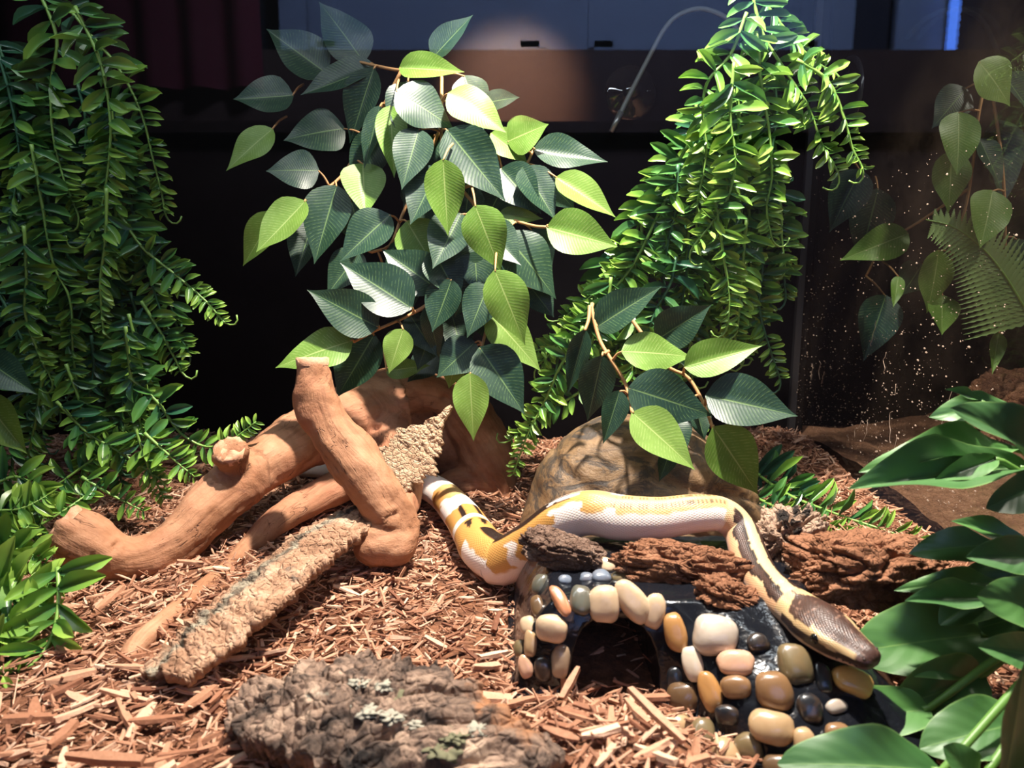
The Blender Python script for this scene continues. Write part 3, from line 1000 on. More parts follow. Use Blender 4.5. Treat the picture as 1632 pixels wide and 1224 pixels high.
COLS = dict(cream=(.62, .45, .29), white=(.62, .52, .40), greyc=(.50, .42, .34), ochre=(.42, .21, .07), pink=(.60, .35, .23), brown=(.22, .12, .055),
            olive=(.16, .12, .06), tan=(.42, .28, .15), amber=(.58, .34, .10), black=(.012, .014, .018), blue=(.14, .17, .22), dgreen=(.09, .09, .07),
            orange=(.48, .20, .10), beige=(.36, .26, .17), dbrown=(.12, .07, .035), pale=(.40, .34, .28))
PEB = [(962, 962, 29, 31, 0, 'cream'), (1007, 958, 24, 40, 35, 'cream'), (1043, 974, 19, 30, -15, 'cream'), (1076, 1008, 20, 33, 5, 'ochre'),
       (1140, 1013, 39, 34, 0, 'greyc'), (1105, 1058, 18, 31, 8, 'white'), (1172, 1057, 33, 22, -5, 'pink'), (1132, 1102, 20, 34, 15, 'ochre'),
       (1174, 1096, 27, 20, 0, 'brown'), (1232, 1102, 33, 33, 0, 'brown'), (1266, 1060, 30, 35, 10, 'olive'), (1230, 1160, 40, 30, -15, 'tan'),
       (1357, 1087, 37, 24, -20, 'amber'), (1332, 1126, 20, 12, 10, 'pale'), (880, 1002, 29, 24, -8, 'cream'), (843, 998, 15, 17, 0, 'cream'),
       (846, 1026, 12, 22, 0, 'tan'), (829, 1033, 11, 15, 0, 'olive'), (893, 1053, 17, 28, -5, 'beige'), (838, 1062, 13, 20, 15, 'pink'), (866, 1066, 16, 22, 0, 'black'),
       (925, 958, 20, 27, -10, 'dgreen'), (893, 958, 12, 30, 25, 'orange'), (862, 932, 14, 19, -20, 'dgreen'), (900, 925, 12, 9, 0, 'blue'),
       (958, 921, 17, 14, 0, 'blue'), (967, 903, 17, 14, -20, 'cream'), (992, 920, 21, 12, 20, 'olive'), (1006, 904, 22, 9, 12, 'tan'),
       (1081, 1156, 23, 21, 0, 'tan'), (1120, 1168, 22, 24, 0, 'olive'), (1155, 1202, 24, 27, 10, 'tan'), (1196, 1196, 25, 30, 15, 'olive'),
       (1282, 1186, 21, 28, 0, 'tan'), (1311, 1081, 15, 26, 0, 'black'), (1090, 1110, 28, 26, 0, 'dbrown'), (1075, 1085, 14, 24, 0, 'black'),
       (1325, 1040, 20, 14, 0, 'black'), (1290, 1130, 22, 26, 0, 'black'), (858, 968, 12, 22, 10, 'dbrown'), (935, 922, 12, 10, 0, 'blue'),
       (1240, 1222, 26, 22, 0, 'dbrown'), (905, 975, 12, 16, 0, 'blue'), (1208, 1025, 20, 16, 0, 'black'), (1160, 1140, 22, 18, 0, 'black'), (1335, 1175, 26, 24, 0, 'brown'), (1300, 1225, 24, 24, 0, 'olive')]
pm = []
for k in range(6):
    bm = bmesh.new()
    bmesh.ops.create_icosphere(bm, subdivisions=3, radius=1)
    for v in bm.verts:
        n = v.co.normalized()
        s = (abs(n.x) ** 2.4 + abs(n.y) ** 2.4 + abs(n.z) ** 2.2) ** (-1 / 2.3)
        v.co = n * s * (1 + .16 * noise.noise(n * 1.1 + Vector((k * 7.3, 2, k))))
    me = bpy.data.meshes.new('pebble'); bm.to_mesh(me); bm.free()
    me.polygons.foreach_set('use_smooth', [True] * len(me.polygons))
    me.materials.append(PEBBLE)
    pm.append(me)
eye = Vector((0, 0, CAM_H))
for i, (px, py, rx, ry, rot, cn) in enumerate(PEB):
    d = ray(px, py).normalized()
    h = bvhH.ray_cast(eye, d)
    if h[0] is None or h[0].y > .40:
        g = G(px, py, .006); p, n = g, Vector((0, -.6, .8))
    else:
        p, n = h[0], h[1]
        if n.dot(d) > 0: n = -n
        if p.y > .345 and p.z < .03: p = W(px, py, .284); n = Vector((0, -1, .2))
    s = mpp(p.y)
    # face of the pebble turned half to the wall it is glued on, half to where it bulges
    z = (n + Vector((0, -.8, .4))).normalized()
    x = Vector((1, 0, 0)); x = (x - z * x.dot(z)).normalized(); y = z.cross(x)
    a = R(rot)
    x2, y2 = x * math.cos(a) + y * math.sin(a), -x * math.sin(a) + y * math.cos(a)
    th = min(rx, ry) * .72 * s
    M = Matrix.Translation(p + z * th * .25) @ Matrix((x2, y2, z)).transposed().to_4x4() @ Matrix.Diagonal((rx * s * .97, ry * s * 1.0, th, 1))
    ob = part('pebble', pm[i % 6], hide, M)
    ob.color = (*COLS[cn], 1)

# ---------------------------------------------------------------- bark pieces lying on the cave and behind it
def chunk(name, c, size, rot, mat_, label, seed, amp=.22, freq=2.0, ridg=.25, flat=.5, sub=6):
    bm = bmesh.new()
    bmesh.ops.create_icosphere(bm, subdivisions=sub, radius=1)
    Rm = Matrix.Rotation(R(rot[2]), 3, 'Z') @ Matrix.Rotation(R(rot[1]), 3, 'Y') @ Matrix.Rotation(R(rot[0]), 3, 'X')
    for v in bm.verts:
        n = v.co.normalized()
        k = (abs(n.x) ** 3 + abs(n.y) ** 3 + abs(n.z) ** 3) ** (-1 / 3)
        w = n * freq + Vector((seed, seed * 2.1, seed * .7))
        w.x *= .6
        d = amp * noise.fractal(w, 1.0, 2.0, 6)
        d -= ridg * max(0, .14 - abs(noise.noise(w * 1.7))) / .14
        vv = noise.voronoi(w * 3.2)[0]
        d += .06 * min(1, (vv[1] - vv[0]) * 4)
        q = n * k * (1 + d)
        if q.z < -flat: q.z = -flat - (q.z + flat) * .05
        v.co = Rm @ Vector((q.x * size[0], q.y * size[1], q.z * size[2])) + Vector(c)
    me = bpy.data.meshes.new('cork'); bm.to_mesh(me); bm.free()
    me.polygons.foreach_set('use_smooth', [True] * len(me.polygons))
    me.materials.append(mat_)
    t = thing(name, (c[0], c[1], c[2] - size[2] * flat), label, 'bark')
    part('cork', me, t)
    return t

chunk('bark_chunk', W(898, 882, .333), (.0195, .011, .0090), (0, 16, -8), BARK_DARK, 'dark rough bark piece under the snake at the cave top left end', 2.0, .20, 2.2, .2)
chunk('bark_chunk', W(1105, 918, .322), (.0335, .013, .0125), (0, 8, -4), BARK_BROWN, 'reddish brown cork bark lying on the cave under the snake', 5.0, .30, 2.4, .28)
chunk('bark_chunk', W(1160, 955, .298), (.013, .009, .0075), (0, 20, -10), BARK_BROWN, 'small knobbly cork lump beneath the neck of the snake', 8.5, .30, 2.4, .28)
chunk('bark_chunk', W(1258, 865, .345), (.0155, .013, .0155), (0, 0, 20), BARK_LIGHT, 'pale cracked bark chunk with black fissures right of the neck', 3.3, .26, 2.0, .42)
chunk('bark_chunk', W(1385, 915, .315), (.031, .019, .0165), (0, 3, 6), BARK_BROWN, 'big rounded brown cork chunk between the snake head and broad leaves', 12.1, .24, 2.2, .22)
# ---------------------------------------------------------------- the snake: one continuous skin
# px, py, distance Y, radius in px, roll (deg)
SN = [(470, 762, .585, 17, 0), (540, 764, .575, 19, 0), (600, 762, .565, 21, 0), (650, 772, .545, 23, -5), (700, 790, .510, 26, -8), (735, 828, .462, 31, -8), (755, 864, .428, 35, -5),
      (770, 889, .404, 39, 5), (798, 898, .388, 42, 12), (848, 870, .376, 42, 16), (895, 832, .368, 39, 18), (940, 818, .362, 39, 14), (990, 826, .357, 40, 10), (1050, 827, .352, 37, 6),
      (1105, 820, .350, 34, 2), (1150, 822, .350, 31, -6), (1180, 848, .345, 30, -12), (1194, 886, .330, 32, -12), (1214, 925, .312, 33, -8), (1245, 955, .295, 35, -2),
      (1275, 975, .284, 40, 4), (1302, 995, .274, 46, 4), (1332, 1017, .264, 42, 4), (1360, 1035, .257, 33, 4), (1380, 1047, .252, 27, 4), (1393, 1054, .2495, 20, 4), (1397, 1057, .2485, 9, 4)]
q = catmull([(*W(a, b, y), r * mpp(y), R(ro), a, b) for a, b, y, r, ro in SN], 620)
nS, nA = len(q), 72
arc = np.concatenate([[0], np.cumsum(np.linalg.norm(np.diff(q[:, :3], axis=0), axis=1))])
# keep the belly on the ground
for i in range(nS):
    if q[i, 5] < 800: q[i, 2] = max(q[i, 2], q[i, 3] * .80 + .002)
up_prev = None
V, UV, COL = [], [], []
YEL, YEL2, WHT, PNK = (.60, .31, .085), (.62, .40, .17), (.86, .76, .70), (.78, .57, .53)
DRK, BRN, TAN, CRM = (.022, .011, .009), (.055, .026, .019), (.60, .42, .21), (.66, .50, .33)
def lerp(a, b, t):
    t = min(1, max(0, t)); return tuple(x * (1 - t) + y * t for x, y in zip(a, b))
def sm(a, b, x):
    t = min(1, max(0, (x - a) / (b - a))); return t * t * (3 - 2 * t)
arc_head = arc[-1]
i_bend = int(np.argmin((q[:, 5] - 770) ** 2 + (q[:, 6] - 889) ** 2))
def skin(i, ang):
    """colour of the skin; ang 0 = back, +-pi = belly; positive on the side that faces right of travel"""
    px, py = q[i, 5], q[i, 6]
    a = abs(ang)
    s = arc[i]
    if i >= i_bend and px < 1150: px = px + 15 * noise.noise(Vector((ang * 1.6, 7.0, s * 40))) + 6 * noise.noise(Vector((ang * 5, 3.0, s * 40)))
    P = Vector((s * 130, ang * 1.5, 4.0))
    j = noise.noise(P) * .5 + noise.noise(P * 2.3) * .25
    belly = sm(1.2, 2.3, a)
    white = lerp(WHT, PNK, belly * .9)
    rem = arc_head - s                                  # distance from the snout
    if rem > .104 + .0:
        pass
    if i < i_bend:                                      # tail half, seen from above
        u = py + (px - 700) * .25 - 7
        back = sm(1.9, 1.6, a + j * .6)
        if u < 797 + j * 10: return white
        if u < 820 + j * 12: return lerp(white, lerp(YEL2, YEL, sm(.2, 1.0, a)), back)
        if u < 838 + j * 8 + 6 * math.cos(ang): return white
        if u < 868:
            c = YEL
            if abs(a - .42 + .1 * j) < .13 and 842 < u < 868: c = DRK
            return lerp(white, c, back)
        if u < 876: return white
        if u < 902:
            c = YEL
            if abs(a - .36) < .20 - (u - 880) * .012 and 879 < u < 893: c = DRK
            return lerp(white, c, back)
        return lerp(white, YEL, sm(.98, .84, a + j * .3))
    if px < 1150 and rem > .10:                          # climbing and lying over the cave
        top = YEL if px < 925 else lerp(YEL, YEL2, sm(925, 1000, px))
        if px < 800: lim = .78 + j * .35
        elif px < 836: lim = 1.30 + j * .3
        elif px < 852: lim = .28 + j * .2
        elif px < 893: lim = 1.28 + j * .25
        elif px < 936: lim = .18 + j * .25 if ang > -.4 else .6
        elif px < 972: lim = .80 - abs(px - 950) * .010 + j * .2
        elif px < 992: lim = .42 + j * .2
        else: lim = .64 + j * .22
        if ang < 0 and (px < 893 or px > 992): lim = 1.7
        c = lerp(top, white, sm(lim - .05, lim + .05, a))
        if a < lim and px < 925 and ang < -.05 + .15 * j and a < .75: c = lerp(DRK, c, sm(.30, .55, abs(a - .35)))
        # dotted dark dashes along the back
        if 985 < px < 1150 and a < .55 and abs(a - .22) < .13 and math.sin(s * 2 * PI / .0019) > (.4 - .8 * sm(1040, 1110, px)): c = lerp(DRK, c, .25)
        if 900 < px < 1150 and abs(a - lim) < .10 and noise.noise(Vector((s * 190, 2, 2))) > .42: c = DRK
        return c
    # neck: pale stripe on the back between dark side stripes
    if rem > .043:
        st = .34 + j * .25
        c = lerp(TAN, CRM, .3)
        on = sm(.118, .104, rem)
        broken = noise.noise(Vector((s * 90, 9, 1))) * .35
        if on > .3:
            wid = (.62 + broken) * sm(.3, .75, on)
            if st < a < st + wid: c = DRK if a < st + wid * .26 or a > st + wid * .78 else BRN
            elif a >= st + .62: c = lerp((.62, .36, .20), PNK, sm(1.3, 2.2, a))
        else:
            if a > 1.2: c = lerp(TAN, white, sm(1.1, 1.5, a))
            elif noise.noise(Vector((s * 160, ang * 3, 3))) > .25: c = (.38, .17, .07)
        return c
    # head
    h = rem / .043                                       # 1 at the nape, 0 at the snout
    crown = .92 if h > .50 else .70 + .25 * (.5 - h)
    crown *= sm(.95, .78, h)
    if a < crown + j * .12:
        spk = noise.noise(Vector((s * 900, ang * 12, 1)))
        return lerp(BRN, (.22, .12, .085), sm(.25, .5, spk))
    eye_c = 1.32 + .10 * math.sin(h * 4)
    if abs(a - eye_c - .12) < .24 + j * .1 and h < .88: return lerp(DRK, BRN, .3)
    if h < .10: return lerp(BRN, (.22, .13, .12), .4)
    if a < eye_c: return lerp(TAN, (.48, .33, .17), .5 + j)
    return lerp((.50, .34, .24), PNK, sm(1.7, 2.3, a)) if j < .25 else lerp(BRN, TAN, .4)

for i in range(nS):
    p = Vector(q[i, :3])
    t = (Vector(q[min(i + 2, nS - 1), :3]) - Vector(q[max(i - 2, 0), :3])).normalized()
    ref = Vector((0, -.28, 1))
    up = (ref - t * ref.dot(t)).normalized()
    up = Matrix.Rotation(q[i, 4], 3, t) @ up
    side = t.cross(up)
    r = q[i, 3]
    rem = arc_head - arc[i]
    hd = sm(.050, .036, rem)
    for k in range(nA):
        an = 2 * PI * k / nA - PI                        # 0 on the back
        ca, sa = math.cos(an), math.sin(an)
        w, hh = r, r * (.94 if ca > 0 else .82)
        if hd > 0:                                       # flat, wedge shaped head
            hh = hh * (1 - hd * (.22 if ca > 0 else .18))
            sa2 = math.copysign(abs(sa) ** .85, sa); ca2 = math.copysign(abs(ca) ** .95, ca)
            brow = 1 + hd * .07 * math.exp(-((abs(an) - 1.0) / .25) ** 2) * math.exp(-((rem - .018) / .006) ** 2)
            x, z = w * (sa * (1 - hd) + sa2 * hd) * brow, hh * (ca * (1 - hd) + ca2 * hd) * brow
        else:
            x, z = w * sa, hh * ca
            z += .07 * r * max(0, ca) ** 6               # slight ridge of the spine
        V.append(p + side * x + up * z)
        UV.append((k / nA, arc[i] / .0042))
        COL.append(skin(i, an))
F = [(i * nA + k, i * nA + (k + 1) % nA, (i + 1) * nA + (k + 1) % nA, (i + 1) * nA + k) for i in range(nS - 1) for k in range(nA)]
F += [tuple(range(nA))[::-1], tuple((nS - 1) * nA + k for k in range(nA))]
snk = thing('snake', G(800, 935), 'cream and yellow pied python stretched over the pebble cave', 'snake')
sbody = new_mesh('body', V, F, SNAKE, uvs=UV, cols=COL)
part('body', sbody, snk)
def head_point(rem, ang, out=1.0):
    i = int(np.argmin(abs((arc_head - arc) - rem)))
    k = int(round((ang + PI) / (2 * PI) * nA)) % nA
    v = V[i * nA + k]; c = Vector(q[i, :3])
    return c + (v - c) * out, (v - c).normalized()
for sgn in (-1, 1):
    p, n = head_point(.0185, sgn * 1.22, .90)
    part('eye', new_mesh('eye', *sphere_vf(p, .0021, 16, 10), EYE), snk)
    p, n = head_point(.0028, sgn * .9, .98)
    part('nostril', new_mesh('nostril', *sphere_vf(p, .0006, 10, 6), PIT), snk)
    for k in range(4):
        p, n = head_point(.004 + .0024 * k, sgn * (1.75), .985)
        part('lip_pit', new_mesh('lip_pit', *sphere_vf(p, .0005, 8, 6), PIT), snk)
# ---------------------------------------------------------------- leaves
def leaf_mesh(name, m, width_pts, fold, droop, wave, seed, nv=16, nu=9, twist=0.0):
    """unit leaf: stalk at the origin, tip at +Y, upper face +Z, half width 1 in X (scaled by the object)"""
    vv = [p[0] for p in width_pts]; ww = [p[1] for p in width_pts]
    V, UV, F = [], [], []
    for i in range(nv + 1):
        v = i / nv
        w = float(np.interp(v, vv, ww))
        for j in range(nu):
            u = 2 * j / (nu - 1) - 1
            z = fold * abs(u) * w * .5 - droop * v * v + wave * math.sin(v * 9 + seed + (2 if u > 0 else 0)) * abs(u) ** 2 * w
            a = twist * v * u * w
            V.append((u * w, v, z + a * .3))
            UV.append((j / (nu - 1), v))
    for i in range(nv):
        for j in range(nu - 1):
            F.append((i * nu + j, i * nu + j + 1, (i + 1) * nu + j + 1, (i + 1) * nu + j))
    return new_mesh(name, V, F, m, uvs=UV)

FW = [(0, .02), (.03, .30), (.08, .58), (.16, .84), (.26, .98), (.36, 1.0), (.48, .93), (.60, .76), (.72, .53), (.82, .32), (.90, .15), (.96, .05), (1, .005)]
FICV = {}
for key, m_ in (('D', FIC_D), ('L', FIC_L)):
    FICV[key] = [leaf_mesh('leaf', m_, FW, f, d, w, s, 18, 9, t) for f, d, w, s, t in ((.30, .10, .03, 0, .1), (.18, .16, .05, 1.3, -.2), (.42, .05, .03, 2.2, .2), (.10, .22, .06, 4.0, -.1), (.34, -.06, .04, 5.2, .3))]

def leaf_matrix(b, t, hw, nrm, zs=None):
    y = (t - b); Ln = y.length; y = y.normalized()
    n = Vector(nrm); z = (n - y * n.dot(y)).normalized()
    x = y.cross(z)
    return Matrix.Translation(b) @ Matrix((x, y, z)).transposed().to_4x4() @ Matrix.Diagonal((hw, Ln, (zs or Ln * .55), 1))

def stem_mesh(name, px_pts, Y, r0, r1, m_, petioles=(), n=24):
    pts = [tuple(W(p[0], p[1], p[2] if len(p) > 2 else Y)) for p in px_pts]
    qq = catmull(pts, n)
    parts = [tube_vf(qq, np.linspace(r0, r1, n), 8)]
    for (a, b) in petioles:
        mid = (Vector(a) + Vector(b)) / 2 + Vector((0, 0, .0015))
        parts.append(tube_vf(catmull([tuple(a), tuple(mid), tuple(b)], 6), np.linspace(r1 * .9, r1 * .6, 6), 6))
    return new_mesh(name, *merge(parts), m_), qq

def ficus(name, label, leaves, stems, Yd, petr=.0011, maxpet=70, group=None):
    b0 = stems[0][0]
    root = thing(name, W(b0[0], b0[1], Yd), label, 'artificial plant', group)
    bases, curves = [], []
    for st in stems:
        curves.append(catmull([tuple(W(p[0], p[1], p[2] if len(p) > 2 else Yd)) for p in st], 24))
    pets = [[] for _ in stems]
    for i, lf in enumerate(leaves):
        bx, by, tx, ty, w, k = lf[:6]
        Y = lf[6] if len(lf) > 6 else Yd + random.uniform(-.02, .02)
        dt = lf[7] if len(lf) > 7 else random.uniform(-.022, .004)
        b, t = W(bx, by, Y), W(tx, ty, Y + dt)
        nrm = Vector((random.uniform(-.25, .25), -1, random.uniform(.25, .75)))
        ob = part('leaf', random.choice(FICV[k]), root, leaf_matrix(b, t, w / 2 * 1.1 * mpp(Y), nrm))
        best, bd = None, 1e9
        for si, cu in enumerate(curves):
            d = np.linalg.norm(cu - np.array(b)[None, :], axis=1)
            j = int(d.argmin())
            if d[j] < bd: best, bd = (si, cu[j]), d[j]
        if bd < maxpet * mpp(Y): pets[best[0]].append((Vector(best[1]), b + (t - b) * .02))
        else:
            e = b + Vector((random.uniform(-.006, .006), .02, .012))
            pets[best[0]].append((e, b + (t - b) * .02))
    for st, pt in zip(stems, pets):
        me, _ = stem_mesh('stem', st, Yd, .0013, .0010, TWIG, pt)
        part('stem', me, root)
    return root

FIC_MAIN = [
    (435, 205, 358, 268, 46, 'L', .57), (468, 152, 372, 160, 58, 'D', .58), (550, 205, 452, 216, 74, 'D', .575), (509, 272, 424, 268, 60, 'D', .55), (487, 320, 410, 404, 62, 'L', .535),
    (440, 338, 386, 424, 44, 'L', .55), (537, 295, 500, 420, 66, 'D', .55), (578, 260, 582, 345, 62, 'L', .555), (622, 168, 628, 281, 44, 'L', .545), (606, 168, 578, 268, 28, 'D', .55),
    (596, 108, 556, 228, 52, 'D', .57), (522, 118, 424, 48, 70, 'D', .59), (580, 100, 508, -5, 66, 'D', .59), (600, 105, 480, 155, 50, 'D', .585), (636, 108, 740, 113, 44, 'L', .55), (690, 92, 753, 22, 48, 'D', .56),
    (630, 145, 726, 199, 72, 'D', .53), (714, 148, 808, 205, 62, 'L', .535), (770, 165, 826, 152, 34, 'D', .55), (808, 226, 872, 196, 56, 'L', .545), (782, 212, 842, 258, 42, 'L', .545), (712, 206, 805, 322, 76, 'D', .525),
    (850, 238, 968, 260, 54, 'D', .545), (886, 282, 982, 345, 50, 'L', .53), (798, 268, 862, 340, 64, 'D', .54), (834, 266, 886, 350, 58, 'D', .535), (876, 292, 918, 332, 42, 'D', .545),
    (706, 253, 714, 376, 57, 'L', .50), (757, 327, 799, 433, 64, 'L', .495), (795, 342, 866, 346, 26, 'L', .53), (871, 362, 985, 392, 70, 'L', .505), (803, 372, 892, 471, 82, 'D', .52), (846, 365, 882, 425, 48, 'D', .54),
    (622, 342, 540, 416, 62, 'D', .53), (648, 352, 697, 432, 66, 'L', .525), (699, 462, 608, 396, 68, 'D', .515), (657, 492, 542, 416, 80, 'D', .495), (603, 522, 490, 461, 68, 'D', .49), (562, 543, 436, 580, 64, 'L', .485),
    (597, 532, 538, 635, 76, 'D', .50), (643, 524, 619, 595, 44, 'L', .49), (681, 486, 701, 575, 32, 'D', .505), (652, 500, 695, 565, 46, 'D', .52), (776, 402, 724, 506, 64, 'D', .51), (788, 430, 840, 550, 66, 'L', .48),
    (758, 545, 695, 600, 62, 'D', .50), (780, 498, 862, 588, 58, 'L', .505), (764, 553, 837, 660, 76, 'D', .49), (749, 594, 754, 703, 54, 'L', .475), (615, 592, 682, 580, 32, 'L', .53), (846, 458, 883, 505, 42, 'D', .53),
    (742, 368, 718, 446, 62, 'D', .54), (692, 215, 642, 328, 62, 'D', .555), (690, 330, 705, 420, 58, 'D', .555), (748, 295, 738, 372, 48, 'D', .555), (660, 280, 690, 350, 60, 'D', .565), (770, 470, 800, 560, 60, 'D', .545),
    (700, 560, 650, 610, 50, 'D', .54), (620, 450, 570, 520, 52, 'D', .545), (720, 500, 740, 580, 52, 'D', .55), (560, 320, 580, 400, 55, 'D', .57), (640, 190, 600, 250, 50, 'D', .575), (500, 350, 470, 440, 50, 'D', .575), (800, 300, 770, 360, 55, 'D', .56),
    (700, 265, 655, 360, 64, 'D', .528), (668, 205, 640, 300, 56, 'D', .53), (735, 340, 690, 430, 66, 'D', .515), (755, 380, 762, 470, 58, 'D', .515), (690, 400, 735, 480, 60, 'D', .51), (660, 385, 610, 450, 54, 'D', .53),
    (720, 445, 690, 530, 58, 'D', .50), (780, 450, 745, 535, 56, 'D', .50), (640, 420, 655, 500, 54, 'D', .525), (770, 360, 830, 420, 60, 'D', .525), (610, 210, 560, 300, 56, 'D', .56), (650, 130, 640, 220, 56, 'D', .555),
    (735, 235, 760, 310, 60, 'D', .545), (820, 400, 850, 470, 56, 'D', .535), (575, 400, 520, 470, 52, 'D', .55), (740, 120, 770, 200, 50, 'D', .56), (690, 520, 665, 590, 50, 'D', .525), (730, 560, 715, 620, 40, 'L', .52), (800, 480, 820, 560, 56, 'D', .525), (860, 300, 830, 360, 46, 'D', .55)]
FIC_STEMS = [[(690, 60, .575), (703, 100, .565), (704, 150, .55), (706, 250, .535), (735, 300, .53), (757, 330, .53), (785, 430, .52), (779, 500, .51), (770, 545, .50), (752, 596, .488)],
             [(700, 110, .56), (640, 112, .565), (600, 105, .575), (570, 98, .585)],
             [(640, 112, .565), (600, 190, .57), (572, 238, .565), (540, 285, .555), (488, 322, .54)],
             [(704, 200, .55), (660, 300, .55), (640, 345, .545), (622, 390, .54), (592, 402, .54)],
             [(735, 300, .53), (720, 400, .535), (705, 462, .52), (660, 498, .505), (600, 526, .495), (564, 545, .49)],
             [(735, 300, .54), (800, 280, .545), (836, 264, .545), (850, 240, .548)],
             [(757, 330, .53), (815, 350, .53), (850, 360, .515), (872, 362, .508)],
             [(660, 498, .505), (690, 480, .51), (700, 450, .515)]]
ficus('ficus_vine', 'hanging artificial ficus with dark and lime leaves in the middle of the tank', FIC_MAIN, FIC_STEMS, .54)

FIC_R = [(950, 522, 1054, 455, 62, 'D', .46), (1046, 542, 1135, 485, 60, 'D', .465), (990, 560, 1108, 563, 64, 'L', .44), (1090, 585, 1215, 550, 58, 'L', .44), (933, 525, 905, 628, 34, 'D', .45), (960, 566, 936, 672, 54, 'D', .44),
         (988, 622, 962, 708, 40, 'D', .43), (1001, 618, 1139, 661, 84, 'D', .43), (1124, 630, 1272, 662, 84, 'D', .43), (1007, 657, 1110, 747, 72, 'L', .42), (1136, 680, 1211, 790, 80, 'L', .42), (1052, 660, 1092, 730, 72, 'D', .445),
         (1070, 715, 1050, 768, 28, 'D', .44), (1105, 640, 1125, 700, 40, 'D', .455)]
FIC_R_STEMS = [[(944, 484, .468), (943, 492, .465), (955, 540, .455), (975, 575, .445), (996, 610, .44), (1004, 640, .43), (1008, 660, .422)],
               [(1000, 500, .475), (1060, 580, .455), (1095, 600, .45), (1120, 640, .44), (1136, 682, .425)],
               [(940, 488, .465), (938, 510, .458), (932, 527, .452)], [(970, 560, .45), (962, 564, .445)]]
ficus('ficus_sprig', 'ficus sprig of dark and lime leaves overhanging the brown rock', FIC_R, FIC_R_STEMS, .45)

ficus('ficus_sprig', 'two ficus leaves poking in at the left edge of the picture', [(-25, 572, 54, 626, 56, 'D', .40), (-30, 630, 42, 724, 66, 'L', .395), (-40, 600, -10, 680, 50, 'D', .41)],
      [[(-60, 500, .41), (-48, 570, .405), (-36, 640, .40)]], .40)

# leaves seen through the dusty side glass
FIC_OUT = [(1560, 98, 1618, 165, 66, 'L', .60), (1528, 178, 1530, 275, 56, 'L', .60), (1516, 240, 1516, 338, 52, 'L', .60), (1582, 303, 1568, 392, 62, 'L', .60), (1448, 372, 1345, 412, 52, 'L', .66), (1372, 270, 1322, 370, 56, 'D', .68),
           (1496, 398, 1484, 500, 50, 'L', .62), (1502, 470, 1500, 535, 46, 'L', .63), (1560, 415, 1566, 478, 24, 'L', .62), (1432, 440, 1426, 488, 20, 'L', .64), (1412, 470, 1378, 575, 60, 'D', .66), (1592, 530, 1580, 598, 22, 'L', .62),
           (1590, 190, 1604, 330, 60, 'D', .64), (1560, 220, 1600, 300, 44, 'D', .62), (1400, 300, 1370, 420, 60, 'D', .69), (1600, 120, 1660, 200, 60, 'D', .62), (1540, 140, 1490, 200, 50, 'D', .64), (1620, 380, 1640, 450, 50, 'D', .62), (1470, 420, 1440, 470, 50, 'D', .66)]
FIC_OUT_ST = [[(1585, 95, .64), (1575, 120, .63), (1560, 180, .62), (1545, 300, .63), (1520, 400, .64), (1500, 470, .64)], [(1545, 300, .64), (1470, 350, .67), (1410, 390, .68), (1380, 440, .68)], [(1575, 100, .63), (1600, 300, .62), (1600, 520, .63)]]
ficus('ficus_vine', 'dim ficus leaves showing through the dusty right side glass', FIC_OUT, FIC_OUT_ST, .63)

# ---------------------------------------------------------------- ferns
LW = [(0, .18), (.10, .45), (.25, .80), (.45, 1.0), (.65, .98), (.82, .80), (.93, .5), (1, .12)]
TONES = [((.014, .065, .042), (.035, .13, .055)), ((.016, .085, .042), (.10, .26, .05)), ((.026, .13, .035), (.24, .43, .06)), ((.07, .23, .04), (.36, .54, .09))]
LFV = []
for ti, (ca, cb) in enumerate(TONES):
    for fo, dr, se in ((.55, .12, 0), (.35, -.10, 1.7), (.5, .25, 3.1)):
        me = leaf_mesh('leaflet', LEAFLET, LW, fo, dr, .04, se, 6, 5)
        a = me.color_attributes.new('Col', 'FLOAT_COLOR', 'POINT')
        n = len(me.vertices)
        arr = np.ones((n, 4), dtype=np.float32)
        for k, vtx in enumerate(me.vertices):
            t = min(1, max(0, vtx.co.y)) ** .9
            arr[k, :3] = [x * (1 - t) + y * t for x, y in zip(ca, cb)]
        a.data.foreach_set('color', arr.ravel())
        LFV.append(me)
LF_V = [np.array([v.co[:] for v in me.vertices]) for me in LFV]
LF_F = [np.array([p.vertices[:] for p in me.polygons]) for me in LFV]
LF_C = []
for me in LFV:
    a = np.empty(len(me.vertices) * 4, dtype=np.float32); me.color_attributes['Col'].data.foreach_get('color', a); LF_C.append(a.reshape(-1, 4)[:, :3])

